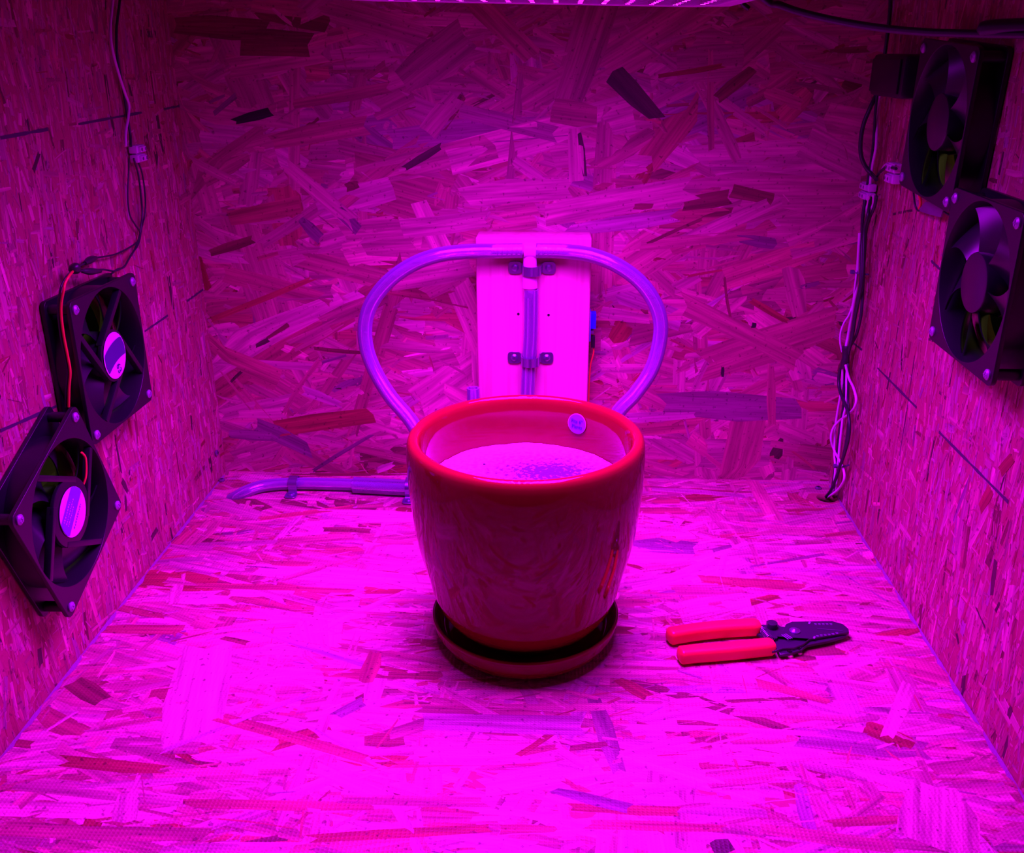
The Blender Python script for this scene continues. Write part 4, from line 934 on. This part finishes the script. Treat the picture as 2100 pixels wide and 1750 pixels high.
tag(link('cable_tape', bm_done(bm, 'cable_tape', 60), TAPE), 'black tape wrapped round the cable bundle in the right corner', 'tape')
def cable_tie(x0, p0, p1, label):
    bm = bmesh.new(); a, b = V3(p0), V3(p1)
    tube(bm, [a, a.lerp(b, .5)+V3((0, -.003, 0)), b], .0010, 6, 4); box(bm, a-V3((.002, .002, .002)), a+V3((.002, .002, .002)), .0004)
    tag(link('cable_tie', bm_done(bm, 'cable_tie', 40), TIE), label, 'cable tie')
cable_tie(0, (0.3520,-0.0248,0.2571), (0.3600,-0.0528,0.2608), 'upper thin cable tie around the corner bundle')
cable_tie(0, (0.3520,-0.0549,0.0441), (0.3600,-0.0753,0.0546), 'lower thin cable tie near the floor on the corner bundle')
# drooping wires and tape under the upper right fan
wire('fan_wire', [(0.3540,-0.1562,0.3655), (0.3560,-0.1569,0.3562), (0.3580,-0.1589,0.3471), (0.3590,-0.1650,0.3437), (0.3590,-0.1749,0.3461)], .0009, BLACKWIRE, None, 'thin black wire dropping from the upper right fan', 'wire')
wire('red_fan_wire', [(0.3540,-0.1656,0.3638), (0.3560,-0.1712,0.3574), (0.3590,-0.1682,0.3502), (0.3600,-0.1640,0.3448)], .0013, REDWIRE, None, 'short red wire under the upper right fan', 'wire')
wire('fan_wire', [(0.3580,-0.2122,0.3539), (0.3580,-0.2239,0.3521), (0.3580,-0.2359,0.3512), (0.3560,-0.2512,0.3518)], .0009, BLACKWIRE, None, 'thin black wire running under the lower right fan', 'wire')
def tapeflag():
    pts = [(0.3600,-0.1646,0.3436), (0.3570,-0.1863,0.3545), (0.3550,-0.2177,0.3600), (0.3570,-0.2291,0.3585), (0.3580,-0.2228,0.3471), (0.3570,-0.1995,0.3458)]
    bm = bmesh.new(); A = [bm.verts.new(V3(p)) for p in pts]; B_ = [bm.verts.new(V3(p)-V3((.0012, 0, 0))) for p in pts]
    bm.faces.new(A); bm.faces.new(B_[::-1])
    for i in range(6): bm.faces.new([A[i], A[(i+1) % 6], B_[(i+1) % 6], B_[i]])
    tag(link('tape_scrap', bm_done(bm, 'tape_scrap', 0), mat('purple_grey_tape', (.14, .08, .16), .35)), 'scrap of dark tape holding wires under the upper right fan', 'tape')
tapeflag()

# small board screws
def board_screw(p, N, label):
    N = V3(N); X = V3((0, 1, 0)) if abs(N.x) > .5 else V3((1, 0, 0)); Y = N.cross(X)
    e = empty('board_screw', frame(p, X, Y, N), label, 'screw')
    bm = bmesh.new(); cyl(bm, .0036, .0002, .0016, 18); cyl(bm, .0036, .0016, .0024, 18, r2=.0022); link('head', bm_done(bm, 'head', 30), STEEL, e)
    bm = bmesh.new(); box(bm, (-.0018, -.0003, .0022), (.0018, .0003, .0027)); box(bm, (-.0003, -.0018, .0022), (.0003, .0018, .0027)); link('cross_slot', bm_done(bm, 'cross_slot', 0), RUBBER, e)
board_screw((-0.3632,-0.0267,0.0361), (1, 0, 0), 'small shiny screw low in the left wall by the back corner')
board_screw((0.3463,-0.0223,0.0006), (0, 0, 1), 'small screw in the floor near the cable hole')
board_screw((-0.3599,-0.0283,0.0006), (0, 0, 1), 'small screw in the floor at the back left corner')

# ------------------------------------------------------------------ wire stripper
ws = empty('wire_stripper', V3((0.2367,-0.3287,0.0000)), 'wire stripper with orange red grips and black jaws on the floor', 'pliers')
w0 = ws.matrix_world.translation
def wrel(p): return V3(p)-w0
def grip(pts, label=None):
    bm = bmesh.new(); P = catmull([wrel(p) for p in pts], 10)
    def rad(t):
        return (1-(1-min(t/.06, 1))**2*.45)*(1-(max(t-.97, 0)/.03)**2*.22)
    tube(bm, P, .0070, 24, raw=True, radii=rad, sup=3.4, flat=.95)
    return link('grip', bm_done(bm, 'grip', 40), GRIP, ws)
grip([(0.1372,-0.3413,0.0078), (0.1507,-0.3367,0.0078), (0.1638,-0.3328,0.0078), (0.1886,-0.3274,0.0078), (0.2190,-0.3231,0.0078)])
grip([(0.1432,-0.3685,0.0078), (0.1553,-0.3656,0.0078), (0.1740,-0.3624,0.0078), (0.1971,-0.3580,0.0078), (0.2252,-0.3519,0.0078)])
def jaw(name, pts, holes, z0, z1):
    Z = (z0+z1)/2
    out = [(p[0]-w0.x, p[1]-w0.y) for p in pts]
    hs = [circle(r, 16, p[0]-w0.x, p[1]-w0.y) for p, r in holes]
    return link(name, plate_mesh(name, out, hs, z0, z1, .0004), TOOLSTEEL, ws)
jaw('jaw', [(0.2183,-0.3167,0.0060), (0.2268,-0.3163,0.0060), (0.2281,-0.3101,0.0060), (0.2320,-0.3080,0.0060), (0.2361,-0.3129,0.0060), (0.2384,-0.3181,0.0060), (0.2545,-0.3220,0.0060), (0.2960,-0.3254,0.0060), (0.2920,-0.3308,0.0060), (0.2754,-0.3387,0.0060), (0.2550,-0.3460,0.0060), (0.2470,-0.3540,0.0060), (0.2378,-0.3586,0.0060), (0.2293,-0.3603,0.0060), (0.2277,-0.3450,0.0060), (0.2228,-0.3366,0.0060), (0.2156,-0.3303,0.0060)],
    [((0.2384,-0.3551,0.0060), .0023), ((0.2476,-0.3512,0.0060), .0021)], .0030, .0058)
jaw('jaw', [(0.2236,-0.3480,0.0080), (0.2284,-0.3407,0.0080), (0.2373,-0.3301,0.0080), (0.2432,-0.3186,0.0080), (0.2492,-0.3146,0.0080), (0.2846,-0.3123,0.0080), (0.2928,-0.3166,0.0080), (0.2958,-0.3240,0.0080), (0.2947,-0.3292,0.0080), (0.2581,-0.3409,0.0080), (0.2514,-0.3483,0.0080), (0.2418,-0.3543,0.0080), (0.2326,-0.3554,0.0080), (0.2227,-0.3600,0.0080)],
    [((0.2291,-0.3392,0.0080), .0018)], .0060, .0086)
def wcyl(name, p, r, z0, z1, m, bev=.0004, seg=24, r2=None):
    bm = bmesh.new(); q = wrel(p); cyl(bm, r, z0, z1, seg, Matrix.Translation((q.x, q.y, 0)), r2=r2, bev=bev if r2 is None else 0); return link(name, bm_done(bm, name, 30), m, ws)
wcyl('pivot_bolt', (0.2481,-0.3296,0.0095), .0048, .0086, .0096, STEEL); wcyl('pivot_dome', (0.2481,-0.3296,0.0095), .0036, .0096, .0114, STEEL, r2=.0016)
wcyl('lock_knob', (0.2306,-0.3210,0.0100), .0044, .0060, .0112, TOOLSTEEL)
bm = bmesh.new()
a, b = wrel((0.2205,-0.3278,0.0085)), wrel((0.2243,-0.3423,0.0085)); pts = []
dd = (b-a); ax = dd.normalized(); u1 = V3((0, 0, 1)); u2 = ax.cross(u1)
for i in range(91):
    t = i/90; pts.append(a+dd*t+(u1*math.cos(t*2*PI*8)+u2*math.sin(t*2*PI*8))*.0026)
tube(bm, pts, .00055, 6, raw=True); link('spring', bm_done(bm, 'spring', 60), STEEL, ws)
bm = bmesh.new()
def tick(px, py, L_, w=.0005, rot=0.0):
    q = wrel((px, py, 0)); box(bm, (-L_/2, -w/2, .0086), (L_/2, w/2, .0089), 0, Matrix.Translation((q.x, q.y, 0)) @ Matrix.Rotation(rot, 4, 'Z'))
for q in ((0.2687,-0.3179,0.0087), (0.2721,-0.3177,0.0087), (0.2755,-0.3176,0.0087), (0.2789,-0.3174,0.0087), (0.2823,-0.3173,0.0087), (0.2659,-0.3358,0.0087), (0.2694,-0.3349,0.0087), (0.2730,-0.3340,0.0087), (0.2765,-0.3332,0.0087), (0.2801,-0.3323,0.0087), (0.2838,-0.3307,0.0087)):
    tick(q[0], q[1], .0022, .0006); tick(q[0], q[1]-.0014, .0018, .0005)
for q in ((0.2639,-0.3165,0.0087), (0.2626,-0.3388,0.0087)): tick(q[0], q[1], .0035, .0016, 1.1)
for q in ((0.2396,-0.3383,0.0087), (0.2414,-0.3375,0.0087), (0.2377,-0.3391,0.0087)): tick(q[0], q[1], .008, .0007, -1.0)
link('engraved_marks', bm_done(bm, 'engraved_marks', 0), ENGRAVE, ws)
bm = bmesh.new(); tq = wrel((0.2685,-0.3254,0.0087)); te = wrel((0.2897,-0.3275,0.0087)); d = (te-tq); d.z = 0
box(bm, (0, -.0004, .0086), (d.length, .0004, .0090), 0, frame(V3((tq.x, tq.y, 0)), d.normalized(), V3((-d.y, d.x, 0)).normalized(), (0, 0, 1)))
link('cutting_edge', bm_done(bm, 'cutting_edge', 0), STEEL, ws)
